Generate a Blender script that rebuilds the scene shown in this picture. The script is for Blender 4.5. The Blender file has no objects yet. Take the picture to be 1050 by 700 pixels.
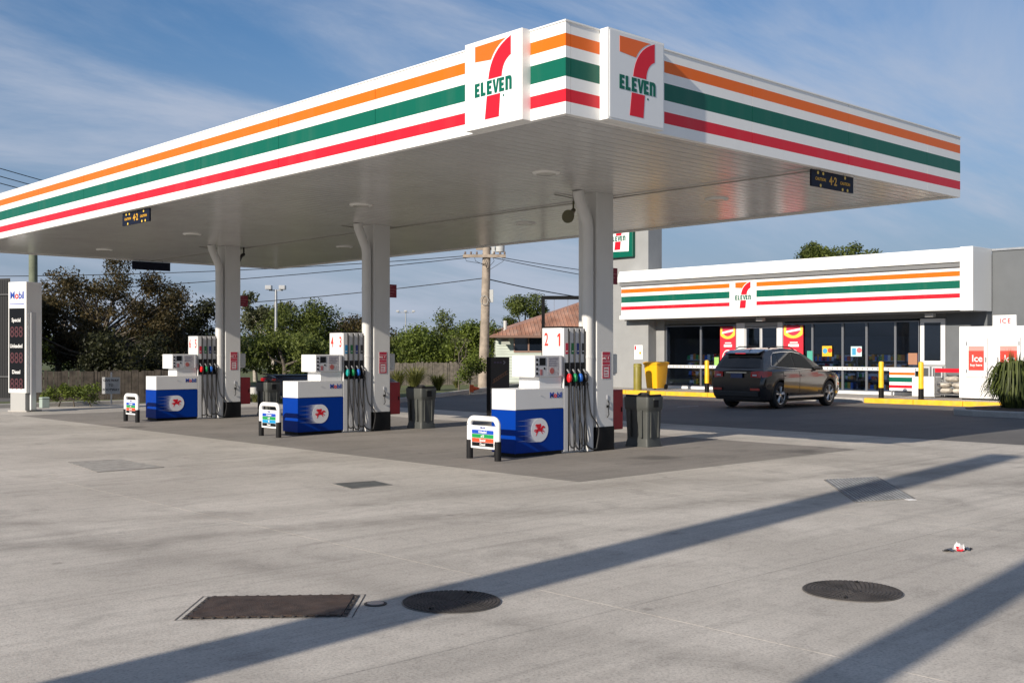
import bpy, bmesh, math, random
import numpy as np
from mathutils import Vector, Matrix
R = math.radians
SC = bpy.context.scene
COL = SC.collection

# ------------------------------------------------------------------ camera
CAM = Vector((-8.75, -8.48, 1.65))
FWD = Vector((0.683, 0.730, 0)).normalized()
RGT = Vector((0.730, -0.683, 0)).normalized()
cd = bpy.data.cameras.new('camera'); cam = bpy.data.objects.new('camera', cd); COL.objects.link(cam)
cd.sensor_width = 36; cd.lens = 36*1124/1050; cd.shift_y = 0.0105
cd.clip_start = 0.1; cd.clip_end = 3000
cam.location = CAM; cam.rotation_euler = (R(90), 0, math.atan2(-FWD.x, FWD.y))
SC.camera = cam

# ------------------------------------------------------------------ sky, sun, exposure
SUN_EL = R(23.8)
SUN_H = Vector((-1, -0.133, 0)).normalized()
SUN_DIR = (SUN_H*math.cos(SUN_EL) + Vector((0, 0, math.sin(SUN_EL)))).normalized()
W = bpy.data.worlds.new('World'); SC.world = W; W.use_nodes = True
nt = W.node_tree; N = nt.nodes; L = nt.links; N.clear()
def wn(t, **k):
    n = N.new(t)
    for a, b in k.items(): setattr(n, a, b)
    return n
sky = wn('ShaderNodeTexSky', sky_type='NISHITA', sun_disc=False, sun_elevation=SUN_EL,
         sun_rotation=math.atan2(SUN_H.x, SUN_H.y), altitude=0, air_density=1.0, dust_density=0.12, ozone_density=2.0)
tc = wn('ShaderNodeTexCoord'); sep = wn('ShaderNodeSeparateXYZ'); L.new(tc.outputs['Generated'], sep.inputs[0])
mz = wn('ShaderNodeMath', operation='MAXIMUM'); L.new(sep.outputs[2], mz.inputs[0]); mz.inputs[1].default_value = 0.0
az = wn('ShaderNodeMath', operation='ADD'); L.new(mz.outputs[0], az.inputs[0]); az.inputs[1].default_value = 0.16
dx = wn('ShaderNodeMath', operation='DIVIDE'); L.new(sep.outputs[0], dx.inputs[0]); L.new(az.outputs[0], dx.inputs[1])
dy = wn('ShaderNodeMath', operation='DIVIDE'); L.new(sep.outputs[1], dy.inputs[0]); L.new(az.outputs[0], dy.inputs[1])
cmb = wn('ShaderNodeCombineXYZ'); L.new(dx.outputs[0], cmb.inputs[0]); L.new(dy.outputs[0], cmb.inputs[1])
mp = wn('ShaderNodeMapping'); mp.inputs['Rotation'].default_value = (0, 0, R(44)); mp.inputs['Scale'].default_value = (0.42, 1.25, 1); mp.inputs['Location'].default_value = (7, 2.2, 0)
L.new(cmb.outputs[0], mp.inputs[0])
n1 = wn('ShaderNodeTexNoise'); n1.inputs['Scale'].default_value = 1.1; n1.inputs['Detail'].default_value = 9; n1.inputs['Roughness'].default_value = .62; n1.inputs['Distortion'].default_value = .5
L.new(mp.outputs[0], n1.inputs['Vector'])
n2 = wn('ShaderNodeTexNoise'); n2.inputs['Scale'].default_value = .35; n2.inputs['Detail'].default_value = 3; cv = wn('ShaderNodeVectorMath', operation='ADD'); cv.inputs[1].default_value = (7, 2.2, 0)
L.new(cmb.outputs[0], cv.inputs[0]); L.new(cv.outputs[0], n2.inputs['Vector'])
mu = wn('ShaderNodeMath', operation='MULTIPLY_ADD'); L.new(n2.outputs[0], mu.inputs[0]); mu.inputs[1].default_value = .55; L.new(n1.outputs[0], mu.inputs[2])
cr = wn('ShaderNodeMapRange', interpolation_type='SMOOTHSTEP'); L.new(mu.outputs[0], cr.inputs[0])
cr.inputs[1].default_value = .63; cr.inputs[2].default_value = .97; cr.inputs[3].default_value = 0; cr.inputs[4].default_value = .82
# hazier and cloudier towards the horizon
hz = wn('ShaderNodeMapRange', interpolation_type='SMOOTHSTEP'); L.new(mz.outputs[0], hz.inputs[0])
hz.inputs[1].default_value = .0; hz.inputs[2].default_value = .34; hz.inputs[3].default_value = .92; hz.inputs[4].default_value = 0
tint = wn('ShaderNodeMix', data_type='RGBA', blend_type='MULTIPLY'); tint.inputs[0].default_value = 1; L.new(sky.outputs[0], tint.inputs[6]); tint.inputs[7].default_value = (.72, 1.12, 1.46, 1)
hmix = wn('ShaderNodeMix', data_type='RGBA'); L.new(hz.outputs[0], hmix.inputs[0]); L.new(tint.outputs[2], hmix.inputs[6]); hmix.inputs[7].default_value = (4.3, 5.1, 6.7, 1)
mix = wn('ShaderNodeMix', data_type='RGBA'); L.new(cr.outputs[0], mix.inputs[0])
L.new(hmix.outputs[2], mix.inputs[6]); mix.inputs[7].default_value = (6.9, 7.7, 9.4, 1)
bg = wn('ShaderNodeBackground'); L.new(mix.outputs[2], bg.inputs[0]); bg.inputs[1].default_value = 0.055
out = wn('ShaderNodeOutputWorld'); L.new(bg.outputs[0], out.inputs[0])

sd = bpy.data.lights.new('sun', 'SUN'); sd.energy = 5.0; sd.angle = R(0.53); sd.color = (1.0, 0.90, 0.77)
so = bpy.data.objects.new('sun', sd); COL.objects.link(so)
so.rotation_euler = SUN_DIR.to_track_quat('Z', 'Y').to_euler(); so.location = SUN_DIR*60
SC.view_settings.view_transform = 'Standard'; SC.view_settings.look = 'None'
SC.view_settings.exposure = 0.33; SC.view_settings.gamma = 1; SC.view_settings.use_curve_mapping = False

# ------------------------------------------------------------------ helpers
random.seed(7)
def at_z(px, py, z=0.0):
    """ground (or height z) point seen at a photograph pixel"""
    d = (CAM.z - z)*1124/(py-361); return CAM + FWD*d + RGT*((px-525)/1124*d) + Vector((0, 0, z-CAM.z))
def at_d(px, d, z=0.0):
    p = CAM + FWD*d + RGT*((px-525)/1124*d); p.z = z; return p
def zpx(py, d): return CAM.z + (361-py)*d/1124

_mats = {}
def pm(name, col, rough=.5, metal=0, var=0, scale=4, bump=0, bscale=40, spec=.5, coat=0, dirt=0, dcol=(.08, .065, .05), grunge=2.0):
    if name in _mats: return _mats[name]
    m = bpy.data.materials.new(name); m.use_nodes = True; _mats[name] = m
    t = m.node_tree; b = t.nodes['Principled BSDF']
    b.inputs['Base Color'].default_value = (*col, 1); b.inputs['Roughness'].default_value = rough
    b.inputs['Metallic'].default_value = metal; b.inputs['Specular IOR Level'].default_value = spec
    b.inputs['Coat Weight'].default_value = coat; b.inputs['Coat Roughness'].default_value = .08
    cs = None
    if var or dirt or bump: g = t.nodes.new('ShaderNodeNewGeometry')
    if var:
        n = t.nodes.new('ShaderNodeTexNoise'); n.inputs['Scale'].default_value = scale; n.inputs['Detail'].default_value = 6
        t.links.new(g.outputs['Position'], n.inputs['Vector'])
        mr = t.nodes.new('ShaderNodeMapRange'); mr.inputs[1].default_value = .3; mr.inputs[2].default_value = .7
        t.links.new(n.outputs[0], mr.inputs[0])
        mxn = t.nodes.new('ShaderNodeMix'); mxn.data_type = 'RGBA'; t.links.new(mr.outputs[0], mxn.inputs[0])
        mxn.inputs[6].default_value = (*[c*(1-var) for c in col], 1); mxn.inputs[7].default_value = (*[min(1, c*(1+var)) for c in col], 1)
        cs = mxn.outputs[2]; t.links.new(cs, b.inputs['Base Color'])
    if dirt:
        n = t.nodes.new('ShaderNodeTexNoise'); n.inputs['Scale'].default_value = grunge; n.inputs['Detail'].default_value = 9; n.inputs['Roughness'].default_value = .7
        mpn = t.nodes.new('ShaderNodeMapping'); mpn.inputs['Scale'].default_value = (1, 1, .3)
        t.links.new(g.outputs['Position'], mpn.inputs[0]); t.links.new(mpn.outputs[0], n.inputs['Vector'])
        mr = t.nodes.new('ShaderNodeMapRange'); mr.inputs[1].default_value = .48; mr.inputs[2].default_value = .8; mr.inputs[4].default_value = dirt
        t.links.new(n.outputs[0], mr.inputs[0])
        mxn = t.nodes.new('ShaderNodeMix'); mxn.data_type = 'RGBA'; t.links.new(mr.outputs[0], mxn.inputs[0])
        if cs: t.links.new(cs, mxn.inputs[6])
        else: mxn.inputs[6].default_value = (*col, 1)
        mxn.inputs[7].default_value = (*dcol, 1); t.links.new(mxn.outputs[2], b.inputs['Base Color'])
    if bump:
        n = t.nodes.new('ShaderNodeTexNoise'); n.inputs['Scale'].default_value = bscale; n.inputs['Detail'].default_value = 4
        t.links.new(g.outputs['Position'], n.inputs['Vector'])
        bp = t.nodes.new('ShaderNodeBump'); bp.inputs['Strength'].default_value = bump; bp.inputs['Distance'].default_value = .02
        t.links.new(n.outputs[0], bp.inputs['Height']); t.links.new(bp.outputs[0], b.inputs['Normal'])
    return m

class MB:
    def __init__(s): s.v = []; s.f = []; s.mi = []
    def add(s, vs, fs, mi=0):
        o = len(s.v); s.v += [tuple(p) for p in vs]
        for f in fs: s.f.append(tuple(i+o for i in f)); s.mi.append(mi)
        return s
    def box(s, x0, x1, y0, y1, z0, z1, mi=0):
        if x0 > x1: x0, x1 = x1, x0
        if y0 > y1: y0, y1 = y1, y0
        if z0 > z1: z0, z1 = z1, z0
        vs = [(x0,y0,z0),(x1,y0,z0),(x1,y1,z0),(x0,y1,z0),(x0,y0,z1),(x1,y0,z1),(x1,y1,z1),(x0,y1,z1)]
        return s.add(vs, [(0,3,2,1),(4,5,6,7),(0,1,5,4),(1,2,6,5),(2,3,7,6),(3,0,4,7)], mi)
    def tube(s, pts, r, n=10, mi=0, cap=True):
        pts = [Vector(p) for p in pts]; k = len(pts)
        rs = r if isinstance(r, (list, tuple)) else [r]*k
        vs = []; up = None
        for i, p in enumerate(pts):
            d = (pts[min(i+1, k-1)]-pts[max(i-1, 0)]).normalized()
            if up is None: up = Vector((0, 0, 1)) if abs(d.z) < .9 else Vector((1, 0, 0))
            a = d.cross(up).normalized(); b = a.cross(d).normalized(); up = b
            for j in range(n):
                t = 2*math.pi*j/n; vs.append(p + a*math.cos(t)*rs[i] + b*math.sin(t)*rs[i])
        fs = [(i*n+j, i*n+(j+1) % n, (i+1)*n+(j+1) % n, (i+1)*n+j) for i in range(k-1) for j in range(n)]
        if cap: fs += [tuple(range(n-1, -1, -1)), tuple(range((k-1)*n, k*n))]
        return s.add(vs, fs, mi)
    def rings(s, rings, mi=0, cap=True):
        n = len(rings[0]); vs = [p for r in rings for p in r]; k = len(rings)
        fs = [(i*n+j, i*n+(j+1) % n, (i+1)*n+(j+1) % n, (i+1)*n+j) for i in range(k-1) for j in range(n)]
        if cap: fs += [tuple(range(n-1, -1, -1)), tuple(range((k-1)*n, k*n))]
        return s.add(vs, fs, mi)
    def lathe(s, prof, n=24, c=(0, 0, 0), mi=0, cap=True):
        return s.rings([[(c[0]+r*math.cos(2*math.pi*j/n), c[1]+r*math.sin(2*math.pi*j/n), c[2]+z) for j in range(n)] for r, z in prof], mi, cap)
    def plate(s, poly, o, right, up, th=.004, mi=0):
        """outline (u,v) extruded th along right x up from origin o"""
        o = Vector(o); right = Vector(right); up = Vector(up); nn = right.cross(up).normalized()
        a = sum(poly[i][0]*poly[(i+1) % len(poly)][1]-poly[(i+1) % len(poly)][0]*poly[i][1] for i in range(len(poly)))
        if a < 0: poly = poly[::-1]
        k = len(poly); base = [o+right*u+up*v for u, v in poly]
        vs = base+[p+nn*th for p in base]
        return s.add(vs, [tuple(range(k-1, -1, -1)), tuple(range(k, 2*k))]+[(i, (i+1) % k, k+(i+1) % k, k+i) for i in range(k)], mi)
def rect(u0, u1, v0, v1): return [(u0, v0), (u1, v0), (u1, v1), (u0, v1)]
def circ(cu, cv, r, n=32): return [(cu+r*math.cos(2*math.pi*i/n), cv+r*math.sin(2*math.pi*i/n)) for i in range(n)]
def rrect(u0, u1, v0, v1, r, n=4):
    p = []
    for cu, cv, a in ((u1-r, v0+r, -90), (u1-r, v1-r, 0), (u0+r, v1-r, 90), (u0+r, v0+r, 180)):
        for i in range(n+1): t = R(a+90*i/n); p.append((cu+r*math.cos(t), cv+r*math.sin(t)))
    return p

def link(name, me, parent=None, world=False):
    o = bpy.data.objects.new(name, me); COL.objects.link(o)
    if parent is not None:
        o.parent = parent
        if world: o.location = -Vector(parent.location)
    return o
def build(m, name, mats, parent=None, world=False, smooth=False, bevel=0, seg=2, loc=None, rotz=None):
    me = bpy.data.meshes.new(name); me.from_pydata(m.v, [], m.f)
    if not isinstance(mats, (list, tuple)): mats = [mats]
    for a in mats: me.materials.append(a)
    if len(mats) > 1: me.polygons.foreach_set('material_index', m.mi)
    if bevel:
        bm = bmesh.new(); bm.from_mesh(me)
        bmesh.ops.bevel(bm, geom=[e for e in bm.edges if len(e.link_faces) == 2 and e.calc_face_angle(0) > .5], offset=bevel, segments=seg, affect='EDGES', profile=.5)
        bm.to_mesh(me); bm.free()
    if smooth:
        me.polygons.foreach_set('use_smooth', [True]*len(me.polygons))
        try: me.set_sharp_from_angle(angle=R(40))
        except Exception: pass
    me.update()
    o = link(name, me, parent, world)
    if loc is not None: o.location = loc
    if rotz is not None: o.rotation_euler = (0, 0, rotz)
    return o
def tag(o, label, cat, group=None):
    o['label'] = label; o['category'] = cat
    if group: o['group'] = group
    return o
def thing(name, label, cat, loc=(0, 0, 0), rotz=0, group=None):
    o = bpy.data.objects.new(name, None); COL.objects.link(o); o.empty_display_size = .2
    o.location = loc; o.rotation_euler = (0, 0, rotz); return tag(o, label, cat, group)
def struct(o): o['kind'] = 'structure'; return o
def stuff(o): o['kind'] = 'stuff'; return o
def copy_tree(o, parent=None):
    c = o.copy(); COL.objects.link(c); c.parent = parent
    for ch in list(o.children): copy_tree(ch, c)
    return c
def text(s, size, mats, name, parent, o, right, up, th=.003, off=0.0, sx=1.0, align='CENTER', fmt=None, world=False, shear=0, space=1.0):
    """lettering as a mesh standing on the plane (right, up) at o"""
    cu = bpy.data.curves.new('lettering', 'FONT'); cu.body = s; cu.size = size; cu.extrude = th/2; cu.offset = off
    cu.align_x = align; cu.align_y = 'CENTER'; cu.shear = shear; cu.space_character = space; cu.resolution_u = 3
    if not isinstance(mats, (list, tuple)): mats = [mats]
    for a in mats: cu.materials.append(a)
    if fmt:
        for i, k in enumerate(fmt): cu.body_format[i].material_index = k
    t = bpy.data.objects.new('lettering', cu); COL.objects.link(t)
    dg = bpy.context.evaluated_depsgraph_get(); me = bpy.data.meshes.new_from_object(t.evaluated_get(dg))
    bpy.data.objects.remove(t); bpy.data.curves.remove(cu)
    right = Vector(right).normalized(); up = Vector(up).normalized(); nn = right.cross(up)
    mt = Matrix((right*sx, up, nn)).transposed().to_4x4(); mt.translation = Vector(o)+nn*(th/2+.0005)
    me.transform(mt); me.name = name
    return link(name, me, parent, world)
NX = ((0, -1, 0), (0, 0, 1))     # frame of a face that looks towards -X
NY = ((1, 0, 0), (0, 0, 1))      # frame of a face that looks towards -Y

# ------------------------------------------------------------------ materials
WHITE = pm('white_paint', (.80, .80, .78), .38, dirt=.10, dcol=(.35, .32, .27))
WHITE2 = pm('white_enamel', (.80, .80, .79), .3)
GREYW = pm('column_white', (.62, .62, .61), .45, dirt=.15, dcol=(.25, .23, .2))
BLACK = pm('black_paint', (.006, .006, .0065), .5, spec=.2)
RUBBER = pm('black_rubber', (.010, .010, .011), .65, spec=.2)
ORANGE = pm('orange_vinyl', (.76, .125, .004), .35)
GREEN = pm('green_vinyl', (.0, .105, .066), .35, spec=.3)
RED = pm('red_vinyl', (.64, .010, .024), .35, spec=.3)
BLUE = pm('blue_paint', (.004, .035, .27), .32)
BLUEL = pm('blue_lettering', (.01, .05, .33), .4)
YELLOW = pm('yellow_paint', (.80, .47, .012), .5, var=.12, scale=7, dirt=.25, dcol=(.25, .17, .06))
STEEL = pm('galvanised_steel', (.42, .43, .44), .38, metal=.8, var=.12, scale=9)
PGREY = pm('panel_grey', (.48, .49, .52), .4)
FRAME = pm('aluminium_frame', (.66, .67, .68), .35)
GREY = pm('grey_render', (.27, .275, .275), .75, var=.05, scale=2, bump=.15, bscale=80)
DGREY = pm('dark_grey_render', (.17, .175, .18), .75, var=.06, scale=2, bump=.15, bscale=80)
MGREY = pm('mid_grey_render', (.115, .125, .135), .75, var=.06, scale=2, bump=.15, bscale=80)
GLASS = pm('dark_glass', (.008, .012, .02), .06, spec=.55)
SCREEN = pm('screen_dark', (.006, .007, .009), .3, spec=.2)
WOODF = pm('weathered_paling', (.19, .165, .135), .85, var=.35, scale=6, dirt=.5, dcol=(.07, .06, .05))
# ------------------------------------------------------------------ ground
def ground_mat(name, base, light, dark, speck=.25, tracks=False, bump=.25, slabvar=.07, stains=.22):
    m = bpy.data.materials.new(name); m.use_nodes = True; t = m.node_tree; nd = t.nodes; lk = t.links
    b = nd['Principled BSDF']; b.inputs['Roughness'].default_value = .82; b.inputs['Specular IOR Level'].default_value = .35
    g = nd.new('ShaderNodeNewGeometry'); P = g.outputs['Position']
    def noise(scale, detail, vec=P, rough=.55, dist=0):
        n = nd.new('ShaderNodeTexNoise'); n.inputs['Scale'].default_value = scale; n.inputs['Detail'].default_value = detail
        n.inputs['Roughness'].default_value = rough; n.inputs['Distortion'].default_value = dist; lk.new(vec, n.inputs['Vector']); return n.outputs[0]
    def mr(x, a, b2, c, d, smooth=True):
        n = nd.new('ShaderNodeMapRange'); n.interpolation_type = 'SMOOTHSTEP' if smooth else 'LINEAR'
        lk.new(x, n.inputs[0])
        for i, v in enumerate((a, b2, c, d)): n.inputs[i+1].default_value = v
        return n.outputs[0]
    def mixc(f, a, b2, mode='MIX'):
        n = nd.new('ShaderNodeMix'); n.data_type = 'RGBA'; n.blend_type = mode
        if isinstance(f, float): n.inputs[0].default_value = f
        else: lk.new(f, n.inputs[0])
        for i, v in ((6, a), (7, b2)):
            if isinstance(v, tuple): n.inputs[i].default_value = (*v, 1)
            else: lk.new(v, n.inputs[i])
        return n.outputs[2]
    def mapv(rot, scale):
        n = nd.new('ShaderNodeMapping'); n.inputs['Rotation'].default_value = (0, 0, R(rot)); n.inputs['Scale'].default_value = scale; lk.new(P, n.inputs[0]); return n.outputs[0]
    c = mixc(mr(noise(.35, 5), .35, .68, 0, 1), base, light)
    c = mixc(mr(noise(1.3, 8, rough=.65, dist=.6), .5, .72, 0, .42), c, dark)
    c = mixc(mr(noise(.8, 6, mapv(38, (.22, 2.2, 1)), .6, .8), .52, .72, 0, .32), c, dark)
    c = mixc(mr(noise(.9, 6, mapv(-12, (.18, 2.6, 1)), .6, .8), .55, .75, 0, .28), c, light)
    c = mixc(mr(noise(2.6, 7, mapv(33, (.07, 2.4, 1)), .65, .5), .50, .70, 0, .30), c, dark)
    c = mixc(mr(noise(2.2, 7, mapv(80, (.06, 2.2, 1)), .65, .6), .54, .74, 0, .22), c, dark)
    c = mixc(mr(noise(3.1, 7, mapv(-20, (.08, 2.6, 1)), .65, .5), .52, .72, 0, .28), c, light)
    c = mixc(mr(noise(9, 8, rough=.75), .45, .75, 0, .38), c, dark)
    c = mixc(mr(noise(22, 5, rough=.7), .48, .75, 0, .30), c, light)
    c = mixc(mr(noise(55, 3), .42, .75, 0, speck), c, tuple(x*.45 for x in dark))
    c = mixc(mr(noise(120, 2), .55, .8, 0, speck*.8), c, tuple(min(.8, x*1.5) for x in light))
    vo = nd.new('ShaderNodeTexVoronoi'); vo.inputs['Scale'].default_value = 1.1; lk.new(P, vo.inputs['Vector'])
    c = mixc(mr(vo.outputs['Distance'], .025, .07, .35, 0), c, tuple(x*.3 for x in dark))          # oil drips, gum spots
    wv = nd.new('ShaderNodeVectorMath'); wv.operation = 'MULTIPLY_ADD'; nz = nd.new('ShaderNodeTexNoise'); nz.inputs['Scale'].default_value = 1.6; nz.inputs['Detail'].default_value = 5; lk.new(P, nz.inputs['Vector'])
    lk.new(nz.outputs['Color'], wv.inputs[0]); wv.inputs[1].default_value = (.9, .9, 0); lk.new(P, wv.inputs[2])
    vo3 = nd.new('ShaderNodeTexVoronoi'); vo3.inputs['Scale'].default_value = .38; lk.new(wv.outputs[0], vo3.inputs['Vector'])
    c = mixc(mr(vo3.outputs['Distance'], .05, .22, stains, 0), c, tuple(x*.55 for x in dark))       # soaked-in oil stains
    vo2 = nd.new('ShaderNodeTexVoronoi'); vo2.inputs['Scale'].default_value = 3.7; lk.new(P, vo2.inputs['Vector'])
    c = mixc(mr(vo2.outputs['Distance'], .03, .06, .3, 0), c, tuple(x*.35 for x in dark))
    if tracks:
        sp = nd.new('ShaderNodeSeparateXYZ'); lk.new(P, sp.inputs[0])
        wob = noise(.25, 2); fine = mr(noise(2.5, 6, rough=.7), .3, .7, .35, 1)
        for a, bb, cc, w, s, cl in tracks:           # worn tyre paths: |a x + b y - c + wobble| < w
            n = nd.new('ShaderNodeMath'); n.operation = 'MULTIPLY'; lk.new(sp.outputs[0], n.inputs[0]); n.inputs[1].default_value = a
            n2_ = nd.new('ShaderNodeMath'); n2_.operation = 'MULTIPLY_ADD'; lk.new(sp.outputs[1], n2_.inputs[0]); n2_.inputs[1].default_value = bb; lk.new(n.outputs[0], n2_.inputs[2])
            n3 = nd.new('ShaderNodeMath'); n3.operation = 'MULTIPLY_ADD'; lk.new(wob, n3.inputs[0]); n3.inputs[1].default_value = 2.2; lk.new(n2_.outputs[0], n3.inputs[2])
            n4 = nd.new('ShaderNodeMath'); n4.operation = 'SUBTRACT'; lk.new(n3.outputs[0], n4.inputs[0]); n4.inputs[1].default_value = cc+1.1
            n5 = nd.new('ShaderNodeMath'); n5.operation = 'ABSOLUTE'; lk.new(n4.outputs[0], n5.inputs[0])
            f = mr(n5.outputs[0], 0, w, s, 0)
            n6 = nd.new('ShaderNodeMath'); n6.operation = 'MULTIPLY'; lk.new(f, n6.inputs[0]); lk.new(fine, n6.inputs[1])
            c = mixc(n6.outputs[0], c, cl)
    oi = nd.new('ShaderNodeObjectInfo')
    c = mixc(mr(oi.outputs['Random'], 0, 1, 0, slabvar, False), c, tuple(x*.4 for x in dark))
    lk.new(c, b.inputs['Base Color'])
    bp = nd.new('ShaderNodeBump'); bp.inputs['Strength'].default_value = bump; bp.inputs['Distance'].default_value = .01
    lk.new(noise(70, 4), bp.inputs['Height']); lk.new(bp.outputs[0], b.inputs['Normal'])
    return m
DK = (.17, .155, .135); LT = (.50, .46, .40)
CONC = ground_mat('concrete', (.42, .388, .345), (.57, .53, .475), (.19, .176, .158), .40,
                  tracks=[(.33, 1, -.6, .55, .55, DK), (.33, 1, .9, .5, .4, DK), (1, .12, -4.6, .4, .3, DK), (1, -.2, 6.0, .5, .3, DK), (.1, 1, -7.2, .35, .35, LT), (1, .05, 1.7, .10, .35, LT)])
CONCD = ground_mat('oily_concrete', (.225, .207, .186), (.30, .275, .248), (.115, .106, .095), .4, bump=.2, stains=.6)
ASPH = ground_mat('asphalt', (.125, .12, .115), (.16, .152, .145), (.07, .067, .064), .4, bump=.5)
PATHM = ground_mat('path_concrete', (.36, .33, .29), (.42, .39, .35), (.25, .23, .2), .25)
KERBM = ground_mat('kerb_concrete', (.40, .385, .36), (.46, .44, .41), (.28, .265, .25), .25)
JOINT = pm('joint_sealant', (.22, .205, .185), .8)
GRASSG = pm('dry_grass_ground', (.085, .10, .035), .95, var=.5, scale=1.2, bump=.8, bscale=30)
def sheet(name, poly, z, mat, parent=None):
    m = MB(); m.add([(x, y, z) for x, y in poly], [tuple(range(len(poly)))]); return build(m, name, mat, parent)
struct(sheet('ground', [(-900, -900), (1500, -900), (1500, 1500), (-900, 1500)], -.06, GRASSG))
struct(sheet('road', [(-120, 27.5), (9, 27.5), (24, 32), (48, 34), (120, 34), (120, 41), (48, 41), (9, 40), (-120, 40)], -.03, ASPH))
struct(sheet('asphalt_apron', [(11.2, -60), (24.3, -60), (24.3, 26.6), (22.4, 26.6), (11.2, 18.9)], -.004, ASPH))
fore = struct(sheet('forecourt', [(-60, -60), (11.3, -60), (11.3, 25.6), (-60, 25.6)], -.022, JOINT))
xs = [-30, -20, -13, -8.2, -3.4, 1.4, 8.3, 11.2]; ys = [-30, -20, -13.5, -8.6, -3.8, 1.12, 6.4, 11.7, 17.0, 21.2, 25.5]
for i in range(len(xs)-1):
    for j in range(len(ys)-1):
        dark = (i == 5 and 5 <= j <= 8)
        g = .0025
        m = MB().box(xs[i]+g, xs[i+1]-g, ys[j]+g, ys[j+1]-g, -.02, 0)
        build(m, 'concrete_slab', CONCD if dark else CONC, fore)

# kerbs, footpath, islands
def slab_poly(name, poly, z0, z1, mat, parent=None, bevel=0):
    m = MB(); k = len(poly)
    a = sum(poly[i][0]*poly[(i+1) % k][1]-poly[(i+1) % k][0]*poly[i][1] for i in range(k))
    if a < 0: poly = poly[::-1]
    m.add([(x, y, z0) for x, y in poly]+[(x, y, z1) for x, y in poly],
          [tuple(range(k-1, -1, -1)), tuple(range(k, 2*k))]+[(i, (i+1) % k, k+(i+1) % k, k+i) for i in range(k)])
    return build(m, name, mat, parent, bevel=bevel)
path = struct(slab_poly('footpath', [(24.52, -20), (27.3, -20), (27.3, 26.4), (24.52, 26.4)], -.05, .145, PATHM))
kerb = struct(slab_poly('kerb', [(24.25, -20), (24.5, -20), (24.5, 5.2), (24.25, 5.2)], -.05, .15, KERBM, bevel=.02))
YK = pm('yellow_kerb_paint', (.80, .43, .015), .6, var=.15, scale=5, dirt=.45, dcol=(.34, .29, .2), grunge=4)
for y0, y1, mt in ((5.21, 6.6, YK), (6.61, 8.2, YK), (8.21, 9.9, YK), (9.91, 11.4, KERBM), (11.41, 12.9, KERBM), (12.91, 14.4, KERBM), (14.41, 16.2, YK), (16.21, 18.2, YK), (18.21, 20.2, YK), (20.21, 22.2, YK), (22.21, 26.4, KERBM)):
    build(MB().box(24.25, 24.5, y0, y1, -.05, .15), 'kerb_stone', mt, kerb, bevel=.02)
isl = [(19.35, -9), (23.3, -9), (23.3, 4.1), (22.6, 4.75), (21.5, 5.0), (20.2, 5.0), (19.6, 4.7), (19.35, 4.1)]
def inset(p, d):
    cx = sum(a for a, _ in p)/len(p); cy = sum(b for _, b in p)/len(p)
    return [(a-d*(1 if a > cx else -1), b-d*(1 if b > cy else -1)) for a, b in p]
struct(slab_poly('traffic_island', isl, -.05, .15, KERBM, bevel=.03))
struct(slab_poly('island_soil', inset(isl, .22), .1, .158, pm('bark_mulch', (.07, .05, .035), .95, var=.5, scale=14, bump=1, bscale=50)))
# verges of grass and garden beyond the forecourt
vg = [(-70, 25.75), (6.3, 25.75), (6.6, 27.3), (-70, 27.3)]
struct(slab_poly('verge', vg, -.05, .11, GRASSG))
struct(slab_poly('verge_kerb', [(-70, 25.55), (6.5, 25.55), (6.5, 25.74), (-70, 25.74)], -.05, .12, KERBM, bevel=.02))
gb = [(10.9, 18.9), (22.2, 26.6), (29.0, 31.0), (26, 33.2), (12.5, 30.5), (9.7, 24)]
struct(slab_poly('garden_bed', gb, -.05, .12, GRASSG))
struct(slab_poly('garden_kerb', [(10.7, 18.7), (22.3, 26.35), (29.2, 30.85), (29.1, 31.05), (22.2, 26.58), (10.85, 18.95)], -.05, .14, KERBM, bevel=.02))

a_, b_ = at_z(694, 417), at_z(716, 416.2)
struct(sheet('parking_line', [(a_.x, a_.y), (b_.x, b_.y), (b_.x+.10, b_.y+.06), (a_.x+.10, a_.y+.06)], .001, pm('line_paint', (.55, .56, .56), .7, dirt=.5, dcol=(.2, .2, .2), grunge=6)))
# steel covers and patches let into the concrete
RUST = pm('rusty_cover', (.062, .044, .036), .7, metal=.3, var=.4, scale=9, bump=.5, bscale=120, dirt=.35, dcol=(.16, .075, .03), grunge=6)
IRON = pm('cast_iron', (.050, .044, .041), .65, metal=.25, var=.35, scale=8, dirt=.4, dcol=(.10, .09, .08), grunge=5)
p = [at_z(186, 635), at_z(356, 632), at_z(369, 610), at_z(213, 612)]
c0 = at_z(283, 622); c0.z = 0
tk = thing('tank_cover', 'rusty rectangular steel tank cover with bolted rim in foreground concrete', 'cover', c0)
uw = Vector((.62, -.785, 0)).normalized()
q = [(v-c0) for v in p]
def inner(f): return [Vector((v.x*f, v.y*f, 0)) for v in q]
m = MB(); a = inner(1.0); bI = inner(.94)
for i in range(4):
    j = (i+1) % 4; m.add([(a[i].x, a[i].y, .004), (a[j].x, a[j].y, .004), (bI[j].x, bI[j].y, .004), (bI[i].x, bI[i].y, .004)], [(0, 1, 2, 3)])
build(m, 'rim', IRON, tk)
m = MB(); aa = inner(1.075); bb = inner(1.062)
for i in range(4):
    j = (i+1) % 4; m.add([(aa[i].x, aa[i].y, .003), (aa[j].x, aa[j].y, .003), (bb[j].x, bb[j].y, .003), (bb[i].x, bb[i].y, .003)], [(0, 1, 2, 3)])
build(m, 'outer_frame', IRON, tk)
m = MB(); d = inner(.93); m.add([(v.x, v.y, .0) for v in d]+[(v.x, v.y, .012) for v in d], [(7, 6, 5, 4)[::-1], (0, 1, 5, 4), (1, 2, 6, 5), (2, 3, 7, 6), (3, 0, 4, 7)]); build(m, 'cover_plate', RUST, tk)
proto = None
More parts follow.
